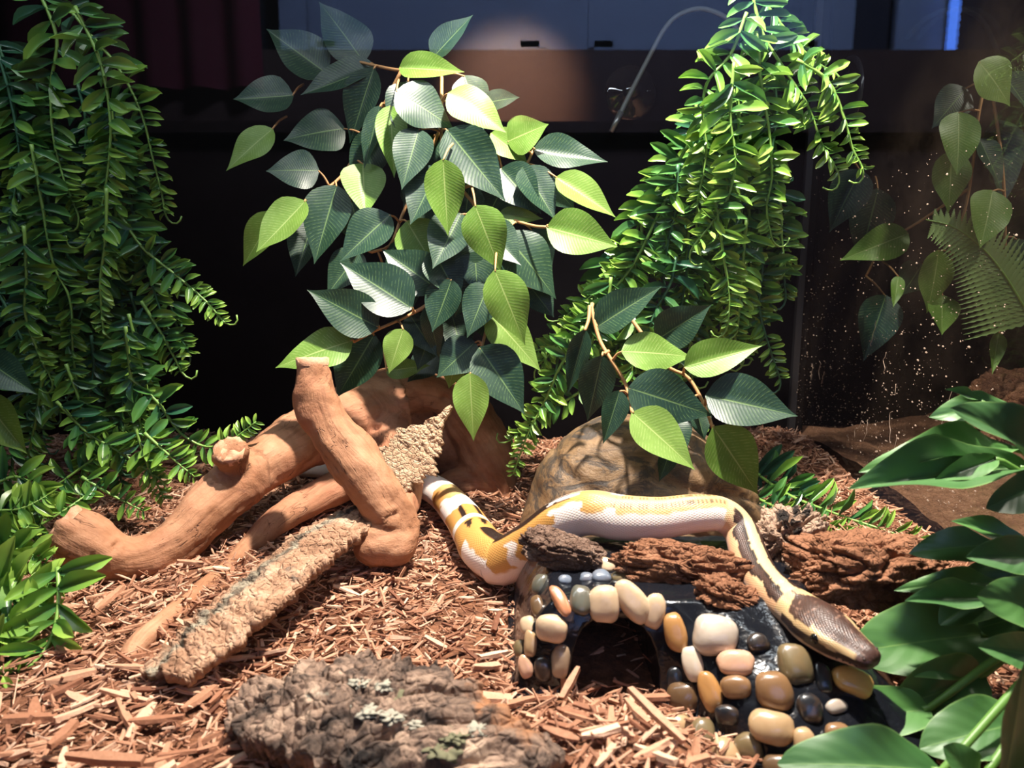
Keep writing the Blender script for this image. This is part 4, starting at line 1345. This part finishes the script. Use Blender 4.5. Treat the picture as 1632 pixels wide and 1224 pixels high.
def fern(name, label, fronds, group=None, keep=300):
    """fronds: dict(p=[(px,py,Y)...], len=leaflet length px, w=ratio, gap=px, tone=(start,end), curl=bool)"""
    f0 = fronds[0]['p'][0]
    root = thing(name, W(*f0), label, 'artificial plant', group)
    todo = []
    for fr in fronds:
        pts = [tuple(W(*p)) for p in fr['p']]
        if fr.get('curl', True):
            a, b = Vector(pts[-2]), Vector(pts[-1])
            t = (b - a).normalized(); sd = Vector((random.choice((-1, 1)), 0, 0.0))
            sd = (sd - t * sd.dot(t)).normalized(); rr = fr['len'] * .38 * mpp(fr['p'][-1][2])
            for k in range(1, 6):
                th = k / 5 * 2.6
                pts.append(tuple(b + t * rr * math.sin(th) * 1.6 + sd * rr * (1 - math.cos(th))))
        Lpx = sum(math.hypot(fr['p'][i + 1][0] - fr['p'][i][0], fr['p'][i + 1][1] - fr['p'][i][1]) for i in range(len(fr['p']) - 1))
        n = max(16, int(Lpx / 7))
        c = catmull(pts, n)
        Ym = np.mean([p[2] for p in fr['p']])
        r0 = fr.get('r', 3.0) * mpp(Ym)
        part_o = part('frond', new_mesh('frond', *tube_vf(c, np.linspace(r0, r0 * .45, n), 6), FERN_STEM_L if fr['tone'][1] > 2.4 else FERN_STEM), root)
        gap = fr.get('gap', fr['len'] * .48)
        s, side = fr.get('start', 10), 1
        tot = Lpx
        end = tot * (0.985 if fr.get('curl', True) else 1.0)
        while s < end:
            u = s / tot
            size = 1.25 * fr['len'] * (1 - .68 * u ** 1.8) * random.uniform(.85, 1.12) * (1 if u > .08 else .8)
            x = u * (n - 1) * (Lpx / (Lpx + (fr['len'] * 1.0 if fr.get('curl', True) else 0)))
            i = min(n - 2, int(x)); f = x - i
            p = Vector(c[i] * (1 - f) + c[i + 1] * f)
            t = (Vector(c[i + 1]) - Vector(c[max(0, i - 1)])).normalized()
            face = Vector((random.uniform(-.5, .5), -1, .45 + random.uniform(-.35, .35)))
            for sgn in (-1, 1):
                if random.random() < .06: continue
                sd = t.cross(face).normalized() * sgn
                d = (sd * 1.0 + t * random.uniform(.1, .8) + Vector((random.uniform(-.3, .3), random.uniform(-.5, .2), random.uniform(-.2, .35)))).normalized()
                ln = size * mpp(p.y)
                fn = (face + Vector((random.uniform(-.7, .7), random.uniform(-.3, .3), random.uniform(-.7, .6)))).normalized()
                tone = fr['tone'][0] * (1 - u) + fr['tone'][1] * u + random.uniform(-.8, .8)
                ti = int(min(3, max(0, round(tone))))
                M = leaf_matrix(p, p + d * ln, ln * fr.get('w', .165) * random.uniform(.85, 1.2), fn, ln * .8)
                # how large it shows
                todo.append((size * (1.0 if 0 < fr['p'][0][0] < 1700 else .8), part_o, ti * 3 + random.randrange(3), M))
            s += max(3.2, gap * (1 - .70 * u ** 1.3))
    todo.sort(key=lambda e: -e[0])
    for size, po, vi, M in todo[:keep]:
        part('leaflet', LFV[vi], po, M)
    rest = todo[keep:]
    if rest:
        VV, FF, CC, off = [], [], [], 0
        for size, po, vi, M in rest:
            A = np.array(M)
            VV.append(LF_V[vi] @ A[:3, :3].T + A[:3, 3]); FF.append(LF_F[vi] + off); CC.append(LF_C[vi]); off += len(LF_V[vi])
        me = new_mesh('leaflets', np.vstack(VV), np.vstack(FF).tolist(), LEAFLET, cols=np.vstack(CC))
        o = part('small_leaflets', me, root)
        o['kind'] = 'stuff'
    return root, len(todo)

def fr(p, ln, tone=(1, 3), Y=None, **k):
    if Y is not None: p = [(a[0], a[1], Y if len(a) < 3 else a[2]) for a in p]
    return dict(p=p, len=ln, tone=tone, **k)

LEFT = [fr([(60, -20), (90, 60), (82, 130), (84, 210), (100, 280), (122, 335)], 46, (1, 2.6), .50),
        fr([(90, -10), (140, 50), (190, 110), (225, 180), (243, 250), (258, 310), (262, 335)], 36, (.8, 2.8), .52),
        fr([(120, 10), (160, 100), (176, 190), (172, 270), (158, 345), (140, 380)], 44, (1.2, 2.8), .49),
        fr([(-10, 60), (15, 150), (30, 240), (22, 320), (10, 380)], 44, (1, 2.4), .50),
        fr([(50, 230), (68, 330), (85, 420), (112, 480), (116, 560), (122, 605)], 38, (1, 2.8), .49),
        fr([(170, 300), (168, 380), (160, 450), (164, 520)], 32, (1, 3), .48),
        fr([(190, 260), (218, 360), (238, 440), (262, 512)], 36, (.5, 2.4), .51),
        fr([(190, 340), (228, 395), (282, 440), (330, 482), (352, 508)], 34, (.6, 3), .50),
        fr([(38, 360), (42, 440), (40, 500), (62, 565), (80, 600)], 38, (.8, 2.6), .47),
        fr([(205, 500), (222, 570), (236, 630), (240, 690)], 34, (.8, 2.6), .48),
        fr([(205, 600), (250, 640), (288, 690), (330, 712), (370, 700), (408, 672)], 38, (.6, 2.8), .47, curl=False),
        fr([(105, 580), (130, 650), (136, 710), (126, 780)], 32, (1, 2.8), .47),
        fr([(70, 590), (55, 680), (44, 740), (50, 785)], 32, (.8, 2.6), .48),
        fr([(215, 680), (235, 740), (262, 795)], 34, (1.2, 2.8), .46, curl=False),
        fr([(-20, 850, .44), (60, 795, .45), (130, 745, .46), (205, 690, .47)], 40, (.8, 2.6)),
        fr([(200, 520), (210, 610), (225, 680), (236, 740)], 32, (1, 2.8), .47),
        fr([(-15, 440), (30, 530), (62, 600), (92, 650)], 38, (.6, 2.4), .49),
        fr([(225, 480), (262, 540), (288, 590)], 34, (.8, 2.6), .50),
        fr([(-30, 880, .40), (40, 850, .41), (100, 815, .42), (150, 780, .44)], 46, (1.2, 3)),
        fr([(-30, 780, .42), (30, 760, .43), (70, 800, .42), (60, 850, .41)], 46, (1.2, 3)),
        fr([(240, 400), (262, 450), (285, 530), (300, 560)], 34, (.5, 2.4), .52),
        fr([(130, 360), (140, 440), (150, 540), (175, 610)], 38, (.4, 2.2), .52),
        fr([(90, 640), (140, 690), (190, 720), (250, 760)], 40, (.6, 2.6), .46),
        fr([(230, 690), (280, 735), (310, 760)], 34, (1.2, 3), .455, curl=False),
        fr([(0, 640), (20, 720), (15, 800), (40, 860)], 42, (.8, 2.4), .44),
        fr([(130, 760), (180, 790), (230, 815)], 36, (1, 2.8), .44, curl=False)]
for k in range(34):
    x = random.uniform(-10, 235); y = random.uniform(60, 560) if x < 150 else random.uniform(150, 600)
    x = min(x, 110 + (y - 40) * .5)
    ln = random.uniform(150, 260)
    dx = random.uniform(-30, 45)
    LEFT.append(fr([(x, y), (x + dx * .3 + 8, y + ln * .35), (x + dx * .7, y + ln * .7), (x + dx, min(y + ln, 850))], random.uniform(28, 44), (random.uniform(0, .8), random.uniform(1.2, 2.6)), random.uniform(.50, .60)))
root, n1 = fern('hanging_fern', 'bushy artificial fern hanging down the left side of the tank', LEFT)

FRONT = [fr([(92, 905, .345), (93, 965, .33), (78, 1025, .318), (40, 1070, .306), (-10, 1120, .298)], 78, (2.2, 3.2), w=.17, gap=34, r=4.5, curl=False),
         fr([(-20, 915, .35), (30, 930, .345), (80, 930, .345), (110, 925, .345)], 60, (2.2, 3.2), w=.2, gap=24, curl=False),
         fr([(-40, 1010, .32), (10, 985, .325), (60, 965, .335), (85, 935, .345)], 66, (2.2, 3.2), w=.17, gap=24, curl=False),
         fr([(-60, 950, .34), (-10, 900, .36), (20, 860, .375), (50, 835, .385)], 56, (2.2, 3.2), w=.18, gap=22, curl=False),
         fr([(-40, 1060, .31), (0, 1040, .312), (30, 1000, .32)], 66, (2.2, 3.2), w=.17, gap=26, curl=False),
         fr([(-30, 1180, .28), (10, 1130, .288), (40, 1100, .295)], 60, (2.2, 3.2), w=.17, gap=30, curl=False)]
FRONT += [fr([(-50, 1090, .305), (0, 1060, .31), (50, 1050, .318), (110, 1060, .322)], 62, (2.2, 3.2), w=.17, gap=24, curl=False),
          fr([(-50, 1150, .29), (0, 1110, .298), (40, 1110, .30), (80, 1125, .302)], 60, (2.2, 3.2), w=.17, gap=24, curl=False),
          fr([(-60, 880, .365), (0, 870, .37), (40, 880, .37), (75, 895, .365)], 60, (2.2, 3.2), w=.18, gap=22, curl=False),
          fr([(-60, 980, .335), (-10, 960, .34), (40, 960, .34), (85, 975, .338)], 66, (2.2, 3.2), w=.17, gap=22, curl=False),
          fr([(-60, 830, .39), (-10, 815, .395), (35, 810, .40), (75, 790, .41)], 56, (2.2, 3.2), w=.18, gap=20, curl=False)]
fern('fern_spray', 'bright fern spray with long leaflets lying in the lower left corner', FRONT)

RIGHT = [fr([(1195, -30), (1214, 50), (1250, 110), (1288, 170), (1310, 230), (1332, 268)], 44, (1, 2.8), .53),
         fr([(1215, 0), (1270, 70), (1310, 105), (1325, 112)], 34, (1.2, 2.6), .55),
         fr([(1270, 95), (1320, 130), (1346, 190), (1358, 235), (1372, 262)], 38, (1.4, 2.8), .52),
         fr([(1190, 20), (1165, 85), (1128, 130), (1120, 180), (1126, 240), (1112, 318)], 40, (1.4, 3), .51),
         fr([(1170, 100), (1164, 190), (1172, 250), (1162, 310), (1135, 355), (1108, 388)], 44, (1.8, 3), .50),
         fr([(1205, 50), (1214, 140), (1226, 210), (1230, 280), (1222, 330), (1228, 372)], 40, (1.2, 2.8), .52),
         fr([(1120, 190), (1065, 285), (1020, 355), (992, 430), (955, 462), (900, 505)], 42, (1.2, 2.8), .54),
         fr([(1110, 230), (1060, 320), (1010, 420), (960, 480), (895, 545), (860, 580)], 38, (1.4, 3), .53),
         fr([(1140, 320), (1152, 400), (1162, 470), (1160, 515)], 38, (1.4, 3), .50),
         fr([(1205, 320), (1215, 420), (1210, 490), (1228, 560), (1242, 600)], 38, (.8, 2.4), .54),
         fr([(1238, 320), (1246, 400), (1252, 470)], 36, (.8, 2.2), .55),
         fr([(1190, 350), (1182, 440), (1176, 520)], 36, (1.2, 2.6), .52),
         fr([(930, 520), (890, 590), (868, 640), (842, 690), (818, 755)], 32, (1.4, 3), .50, curl=False),
         fr([(1010, 460), (950, 505), (895, 545), (850, 560)], 36, (1.4, 3), .53),
         fr([(960, 600), (900, 640), (850, 670), (815, 700)], 32, (1.2, 3), .52),
         fr([(1100, 380), (1092, 450), (1082, 510)], 36, (.8, 2.4), .53),
         fr([(1080, 250), (1052, 350), (1032, 440), (1020, 480)], 38, (1, 2.6), .54),
         fr([(960, 480), (900, 540), (880, 620), (860, 660)], 34, (.6, 2.4), .55),
         fr([(1080, 560), (1060, 620), (1100, 690), (1160, 700)], 34, (.4, 2.0), .54)]
for k in range(44):
    y = random.uniform(120, 480)
    cxm = np.interp(y, [0, 120, 300, 480], [1200, 1180, 1120, 1080]); hw_ = np.interp(y, [0, 120, 300, 480], [15, 55, 115, 150])
    x = cxm + random.uniform(-1, 1) * hw_
    ln = random.uniform(110, 200)
    dx = -random.uniform(0, 45) if x < 1080 else random.uniform(-25, 18)
    RIGHT.append(fr([(x, y), (x + dx * .3 + 5, y + ln * .35), (x + dx * .7, y + ln * .7), (x + dx, min(y + ln, 600))], random.uniform(30, 44), (random.uniform(.2, 1.2), random.uniform(1.8, 3)), random.uniform(.52, .60)))
fern('hanging_fern', 'lit artificial fern cascading down beside the right back corner', RIGHT)

LOW = [fr([(1180, 735, .58), (1250, 785, .53), (1330, 818, .495), (1410, 845, .47), (1490, 872, .45)], 56, (.3, 2.8), w=.115, gap=24, curl=False, r=3.4),
       fr([(1200, 790, .53), (1260, 820, .50), (1330, 850, .475), (1390, 865, .46)], 42, (.4, 2.8), w=.125, gap=17, curl=False),
       fr([(1190, 760, .57), (1240, 770, .55), (1290, 790, .52)], 52, (0, .9), w=.14, gap=20, curl=False),
       fr([(1230, 815, .50), (1290, 850, .47), (1330, 860, .46)], 36, (1.6, 3), w=.125, gap=15, curl=False),
       fr([(1480, 870, .45), (1520, 895, .43), (1545, 910, .42)], 34, (2, 3), w=.125, gap=18, curl=False)]
fern('fern_spray', 'fern frond lying on the mulch between the rock and the side glass', LOW)

# fine toothed fern frond behind the side glass
PIN = plain('toothed_fern', (.17, .26, .07), .6)
ft = thing('fern_frond', W(1640, 500, .60), 'pale finely toothed fern frond seen behind the side glass at the right edge', 'artificial plant')
c = catmull([tuple(W(*p)) for p in ((1476, 350, .60), (1520, 362, .60), (1562, 392, .60), (1602, 440, .60), (1650, 520, .60))], 60)
part('frond', new_mesh('frond', *tube_vf(c, np.linspace(.0006, .0011, 60), 6), FERN_STEM_L), ft)
for i in range(4, 58, 2):
    p = Vector(c[i]); t = (Vector(c[i + 1]) - Vector(c[i - 1])).normalized()
    for sgn in (-1, 1):
        sd = t.cross(Vector((0, -1, .2))).normalized() * sgn
        ln = (.012 + .05 * i / 60) * (1.0 if sgn > 0 else .7)
        d = (sd - t * .35).normalized()
        n_ = t.cross(d).normalized()
        V, F = [], []
        m = 16
        for k in range(m + 1):
            u = k / m
            w = .0042 * (1 - u) ** .7 * (1.0 if k % 2 else .62)
            for s_ in (-1, 0, 1): V.append(p + d * ln * u + t * w * s_ + n_ * (.0006 * (1 - abs(s_))))
        for k in range(m):
            for j in (0, 1): F.append((k * 3 + j, k * 3 + j + 1, k * 3 + 4 + j, k * 3 + 3 + j))
        part('pinna', new_mesh('pinna', V, F, PIN), ft)

# ---------------------------------------------------------------- broad leaved plant at the right front
BW = [(0, .10), (.04, .42), (.12, .72), (.25, .93), (.42, 1.0), (.60, .94), (.75, .78), (.87, .55), (.95, .30), (1, .05)]
NW = [(0, .08), (.08, .35), (.2, .65), (.4, .95), (.55, 1.0), (.7, .86), (.85, .52), (.95, .2), (1, .01)]
BV = [leaf_mesh('leaf', BROAD, BW, f, d, w, s, 18, 13) for f, d, w, s in ((.35, .12, .05, 0), (.2, .25, .09, 2), (.5, .05, .05, 4))]
NV = [leaf_mesh('leaf', BROAD, NW, f, d, w, s, 18, 13) for f, d, w, s in ((.4, .15, .07, 0), (.25, .3, .1, 2))]
bp = thing('broad_leaf_plant', G(1640, 1080), 'glossy broad leaved green plant in the right front corner', 'artificial plant')
BL = [ # base, tip, width px, Y base, Y tip, kind, normal
    (1640, 745, 1368, 760, 92, .30, .275, 'N', (0, -.6, .8)), (1625, 715, 1398, 713, 70, .31, .285, 'N', (.05, -.5, .85)), (1590, 730, 1498, 762, 40, .295, .28, 'N', (.2, -.8, .6)),
    (1610, 645, 1494, 655, 52, .315, .31, 'N', (0, -.8, .6)), (1565, 640, 1512, 618, 18, .315, .31, 'N', (0, -.8, .6)), (1660, 740, 1568, 636, 92, .30, .27, 'N', (.1, -.75, .65)),
    (1660, 770, 1580, 808, 62, .29, .275, 'B', (0, -.9, .4)), (1590, 868, 1462, 872, 62, .285, .28, 'N', (.1, -.7, .7)), (1640, 868, 1522, 826, 40, .295, .30, 'N', (.1, -.7, .7)),
    (1670, 890, 1552, 885, 66, .27, .255, 'B', (0, -.8, .6)), (1690, 975, 1586, 950, 92, .255, .24, 'B', (0, -.9, .5)), (1600, 930, 1445, 925, 42, .28, .27, 'N', (.05, -.6, .8)), (1595, 955, 1452, 950, 52, .27, .26, 'N', (.05, -.6, .8)),
    (1575, 1010, 1378, 1030, 135, .285, .268, 'B', (.0, -.75, .7)), (1568, 1075, 1415, 1135, 105, .272, .258, 'B', (.1, -.8, .6)), (1480, 1130, 1315, 1150, 90, .258, .248, 'B', (0, -.5, .85)),
    (1500, 1230, 1262, 1200, 120, .225, .215, 'B', (0, -.5, .85)), (1600, 1250, 1640, 1060, 150, .225, .215, 'B', (0, -.8, .6)), (1680, 1050, 1570, 1030, 66, .245, .235, 'B', (0, -.8, .6)),
    (1560, 1250, 1520, 1195, 70, .225, .22, 'B', (0, -.7, .7)), (1640, 980, 1560, 1000, 100, .275, .28, 'B', (0, -.5, .8)), (1640, 900, 1500, 990, 90, .285, .275, 'B', (0, -.5, .8)), (1640, 1150, 1480, 1180, 110, .245, .235, 'B', (0, -.5, .8))]
sp = []
hub = G(1690, 1060, .01)
for i, (bx, by, tx, ty, w, y0, y1, k, nr) in enumerate(BL):
    b, t = W(bx, by, y0), W(tx, ty, y1)
    part('leaf', (BV if k == 'B' else NV)[i % (3 if k == 'B' else 2)], bp, leaf_matrix(b, t, w / 2 * mpp(y0), Vector(nr) + Vector((random.uniform(-.12, .12), 0, 0)), (t - b).length * .6))
    mid = (b + hub) / 2 + Vector((.01, 0, .02))
    part('stalk', new_mesh('stalk', *tube_vf(catmull([tuple(hub), tuple(mid), tuple(b), tuple(b + (t - b) * .06)], 14), np.linspace(.0022, .0013, 14), 8), STALK), bp)
# ---------------------------------------------------------------- probe with suction cup on the back panel
cp = W(1006, 146, YB - .006)
pr = thing('thermometer_probe', cp, 'clear suction cup holding a thin grey probe cable on the back panel', 'thermometer probe')
prof = [(.0245, 0), (.0240, .0012), (.0200, .003), (.0150, .0055), (.0085, .0085), (.0070, .010), (.0070, .014), (.0060, .0155), (.0, .0158)]
v, f = [], []
for r, z in prof:
    for k in range(40):
        a = 2 * PI * k / 40
        v.append((cp.x + r * math.cos(a), YB - z, cp.z + r * math.sin(a)))
for i in range(len(prof) - 1):
    for k in range(40): f.append((i * 40 + k, i * 40 + (k + 1) % 40, (i + 1) * 40 + (k + 1) % 40, (i + 1) * 40 + k))
part('suction_cup', new_mesh('suction_cup', v, f, SILICONE), pr)
cab_pts = [(975, 208), (1006, 146), (1040, 80), (1062, 42), (1085, 22), (1120, 14), (1160, 30), (1185, 60)]
qc = catmull([tuple(W(a, b, YB - .016)) for a, b in cab_pts], 50)
part('cable', new_mesh('cable', *tube_vf(qc, .0021, 10), CABLE), pr)
part('sensor_tip', new_mesh('sensor_tip', *tube_vf([tuple(W(974, 210, YB - .016)), tuple(W(990, 178, YB - .016))], [.0022, .0028], 12), plain('sensor_metal', (.35, .36, .33), .3, metal=.6)), pr)

# second cup on the side glass
cy, cz = .655, W(1380, 150, .655).z
sc = thing('suction_cup', (X1, cy, cz), 'dark ringed suction cup on the side glass by the back corner', 'suction cup')
v, f = [], []
for r, z in [(.030, 0), (.0295, .0015), (.026, .003), (.0255, .0022), (.021, .004), (.0205, .0032), (.014, .0065), (.008, .010), (.0, .0105)]:
    for k in range(40):
        a = 2 * PI * k / 40
        v.append((X1 - z, cy + r * math.cos(a), cz + r * math.sin(a)))
for i in range(8):
    for k in range(40): f.append((i * 40 + k, i * 40 + (k + 1) % 40, (i + 1) * 40 + (k + 1) % 40, (i + 1) * 40 + k))
part('cup', new_mesh('cup', v, f, plain('smoked_silicone', (.02, .02, .025), .2)), sc)

# ---------------------------------------------------------------- beyond the side glass: soil, a log
nx, ny = 50, 60
gv = []
for y in np.linspace(.20, .745, ny):
    for x in np.linspace(X1 + .006, .95, nx):
        d = x - X1
        h = .004 + .008 * noise.noise(Vector((x * 12, y * 12, 1))) + .035 * min(1, max(0, d - .06) / .2) + .004 * noise.noise(Vector((x * 60, y * 60, 2)))
        gv.append((x, y, h))
gf = [(j * nx + i, j * nx + i + 1, (j + 1) * nx + i + 1, (j + 1) * nx + i) for j in range(ny - 1) for i in range(nx - 1)]
ns = link('floor_outside', new_mesh('floor_outside', gv, gf, COIR))
tag(ns, 'fine brown soil heaped beyond the side glass', kind='structure')
wall('wall_outside', (.62, .75, .2), (.67, .01, .5), BACK, 'black panel behind the soil beyond the side glass')
wall('wall_outside_right', (.96, .47, .2), (.01, .55, .5), BACK, 'black panel right of the soil beyond the side glass')
chunk('bark_log', W(1632, 650, .64) , (.050, .030, .030), (0, -8, 10), BARK_BROWN, 'brown bark lump on the soil behind the side glass at the right edge', 21.0, .24, 2.2, .2)

# ---------------------------------------------------------------- mulch chips
def chip_vf(seed):
    r = random.Random(seed)
    n = r.choice((3, 4))
    V = []
    for i in range(n):
        u = i / (n - 1)
        bend = .12 * math.sin(u * PI) * r.uniform(-1, 1)
        w = (.5 if 0 < i < n - 1 else r.uniform(.12, .45)) * r.uniform(.8, 1.1)
        h = .5 * r.uniform(.6, 1)
        V += [(u - .5, -w, -h + bend), (u - .5, w, -h * .8 + bend), (u - .5 + r.uniform(-.04, .04), w * .8, h + bend), (u - .5, -w * .7, h * .9 + bend)]
    F = [(3, 2, 1, 0), (4 * n - 4, 4 * n - 3, 4 * n - 2, 4 * n - 1)]
    for i in range(n - 1):
        for k in range(4): F.append((i * 4 + k, i * 4 + (k + 1) % 4, i * 4 + 4 + (k + 1) % 4, i * 4 + 4 + k))
    return np.array(V), F
CH = [chip_vf(k) for k in range(10)]

def inview(x, y):
    return abs(x) < y * .74 + .05

def chip_matrix(x, y, ln, wd, th, rise, tilt):
    a = random.uniform(0, 2 * PI) if random.random() < .55 else random.gauss(R(25), R(35))
    M = Matrix.Translation((x, y, ground_h(x, y) + rise)) @ Matrix.Rotation(a, 4, 'Z') @ Matrix.Rotation(random.gauss(0, tilt), 4, 'Y') @ Matrix.Rotation(random.gauss(0, tilt * 1.3), 4, 'X')
    return M @ Matrix.Diagonal((ln, wd, th, 1))

VV, FF, off = [], [], 0
count = 0
while count < 34000:
    y = .17 + .55 * random.random() ** 1.15
    x = random.uniform(X0 + .01, X1 - .004)
    if not inview(x, y): continue
    if .022 < x < .063 and .287 < y < .37 and random.random() < .93: continue
    big = random.random()
    ln = random.uniform(.004, .009) if big < .72 else random.uniform(.008, .015)
    wd = ln * random.uniform(.08, .26); th = wd * random.uniform(.3, .8)
    if big > .95: wd = .0006; th = .0005; ln = random.uniform(.012, .022)
    A = np.array(chip_matrix(x, y, ln, wd, th, random.uniform(-.001, .0046), .38))
    v, f = CH[random.randrange(10)]
    VV.append(v @ A[:3, :3].T + A[:3, 3]); FF += [tuple(i + off for i in q_) for q_ in f]; off += len(v)
    count += 1
mu = link('mulch', new_mesh('mulch', np.vstack(VV), FF, MULCH, smooth=False))
tag(mu, 'shredded orange brown wood mulch spread over the whole tank floor', 'mulch', kind='stuff')

chip_me = []
for v, f in CH: chip_me.append(new_mesh('wood_chip', v, f, MULCH, smooth=False))
def blocked(x, y):
    return (-.004 < x < .165 and .278 < y < .40) or (.06 < x < .165 and y > .232 and y < .4) or (x > .13 and y < .34)
n_ = 0
while n_ < 300:
    y = .225 + .33 * random.random() ** 1.8
    x = random.uniform(-.74, .74) * y
    if not (X0 + .02 < x < X1 - .02) or blocked(x, y): continue
    k_ = 1.0 if y < .31 else .62
    ln = random.uniform(.010, .021) * k_; wd = ln * random.uniform(.12, .32); th = wd * random.uniform(.35, .6)
    o = bpy.data.objects.new('wood_chip', chip_me[n_ % 10])
    C.objects.link(o)
    o.matrix_world = chip_matrix(x, y, ln, wd, th, random.uniform(.003, .0055), .14)
    tag(o, 'loose larger wood chip lying on top of the mulch', 'wood chip', 'large loose wood chips')
    n_ += 1

# a few single strips that stand out in the photograph
def strip(a, b, wd, th, label, k):
    A, B = Vector(a), Vector(b)
    y = (B - A); ln = y.length; x = y.normalized()
    z = Vector((0, -.3, 1)); z = (z - x * z.dot(x)).normalized(); yy = z.cross(x)
    o = bpy.data.objects.new('wood_strip', chip_me[k]); C.objects.link(o)
    o.matrix_world = Matrix.Translation((A + B) / 2) @ Matrix((x, yy, z)).transposed().to_4x4() @ Matrix.Diagonal((ln, wd, th, 1))
    tag(o, label, 'wood chip')
strip(G(1003, 1096, .021), G(1090, 1182, .014), .0042, .0026, 'long wood strip slanting at the right of the cave mouth', 1)
strip(G(895, 1112, .006), G(922, 1064, .012), .0040, .0025, 'upright wood strip leaning at the left of the cave mouth', 4)
strip(G(105, 1205, .008), G(228, 1212, .008), .0050, .0030, 'broad flat wood strip at the bottom left edge', 6)
strip(G(78, 1190, .007), G(120, 1150, .008), .0055, .0026, 'short broad wood strip near the lower left fern', 2)
strip(G(150, 975, .006), G(195, 935, .008), .0042, .0024, 'dark flat wood strip under the end of the driftwood arm', 3)
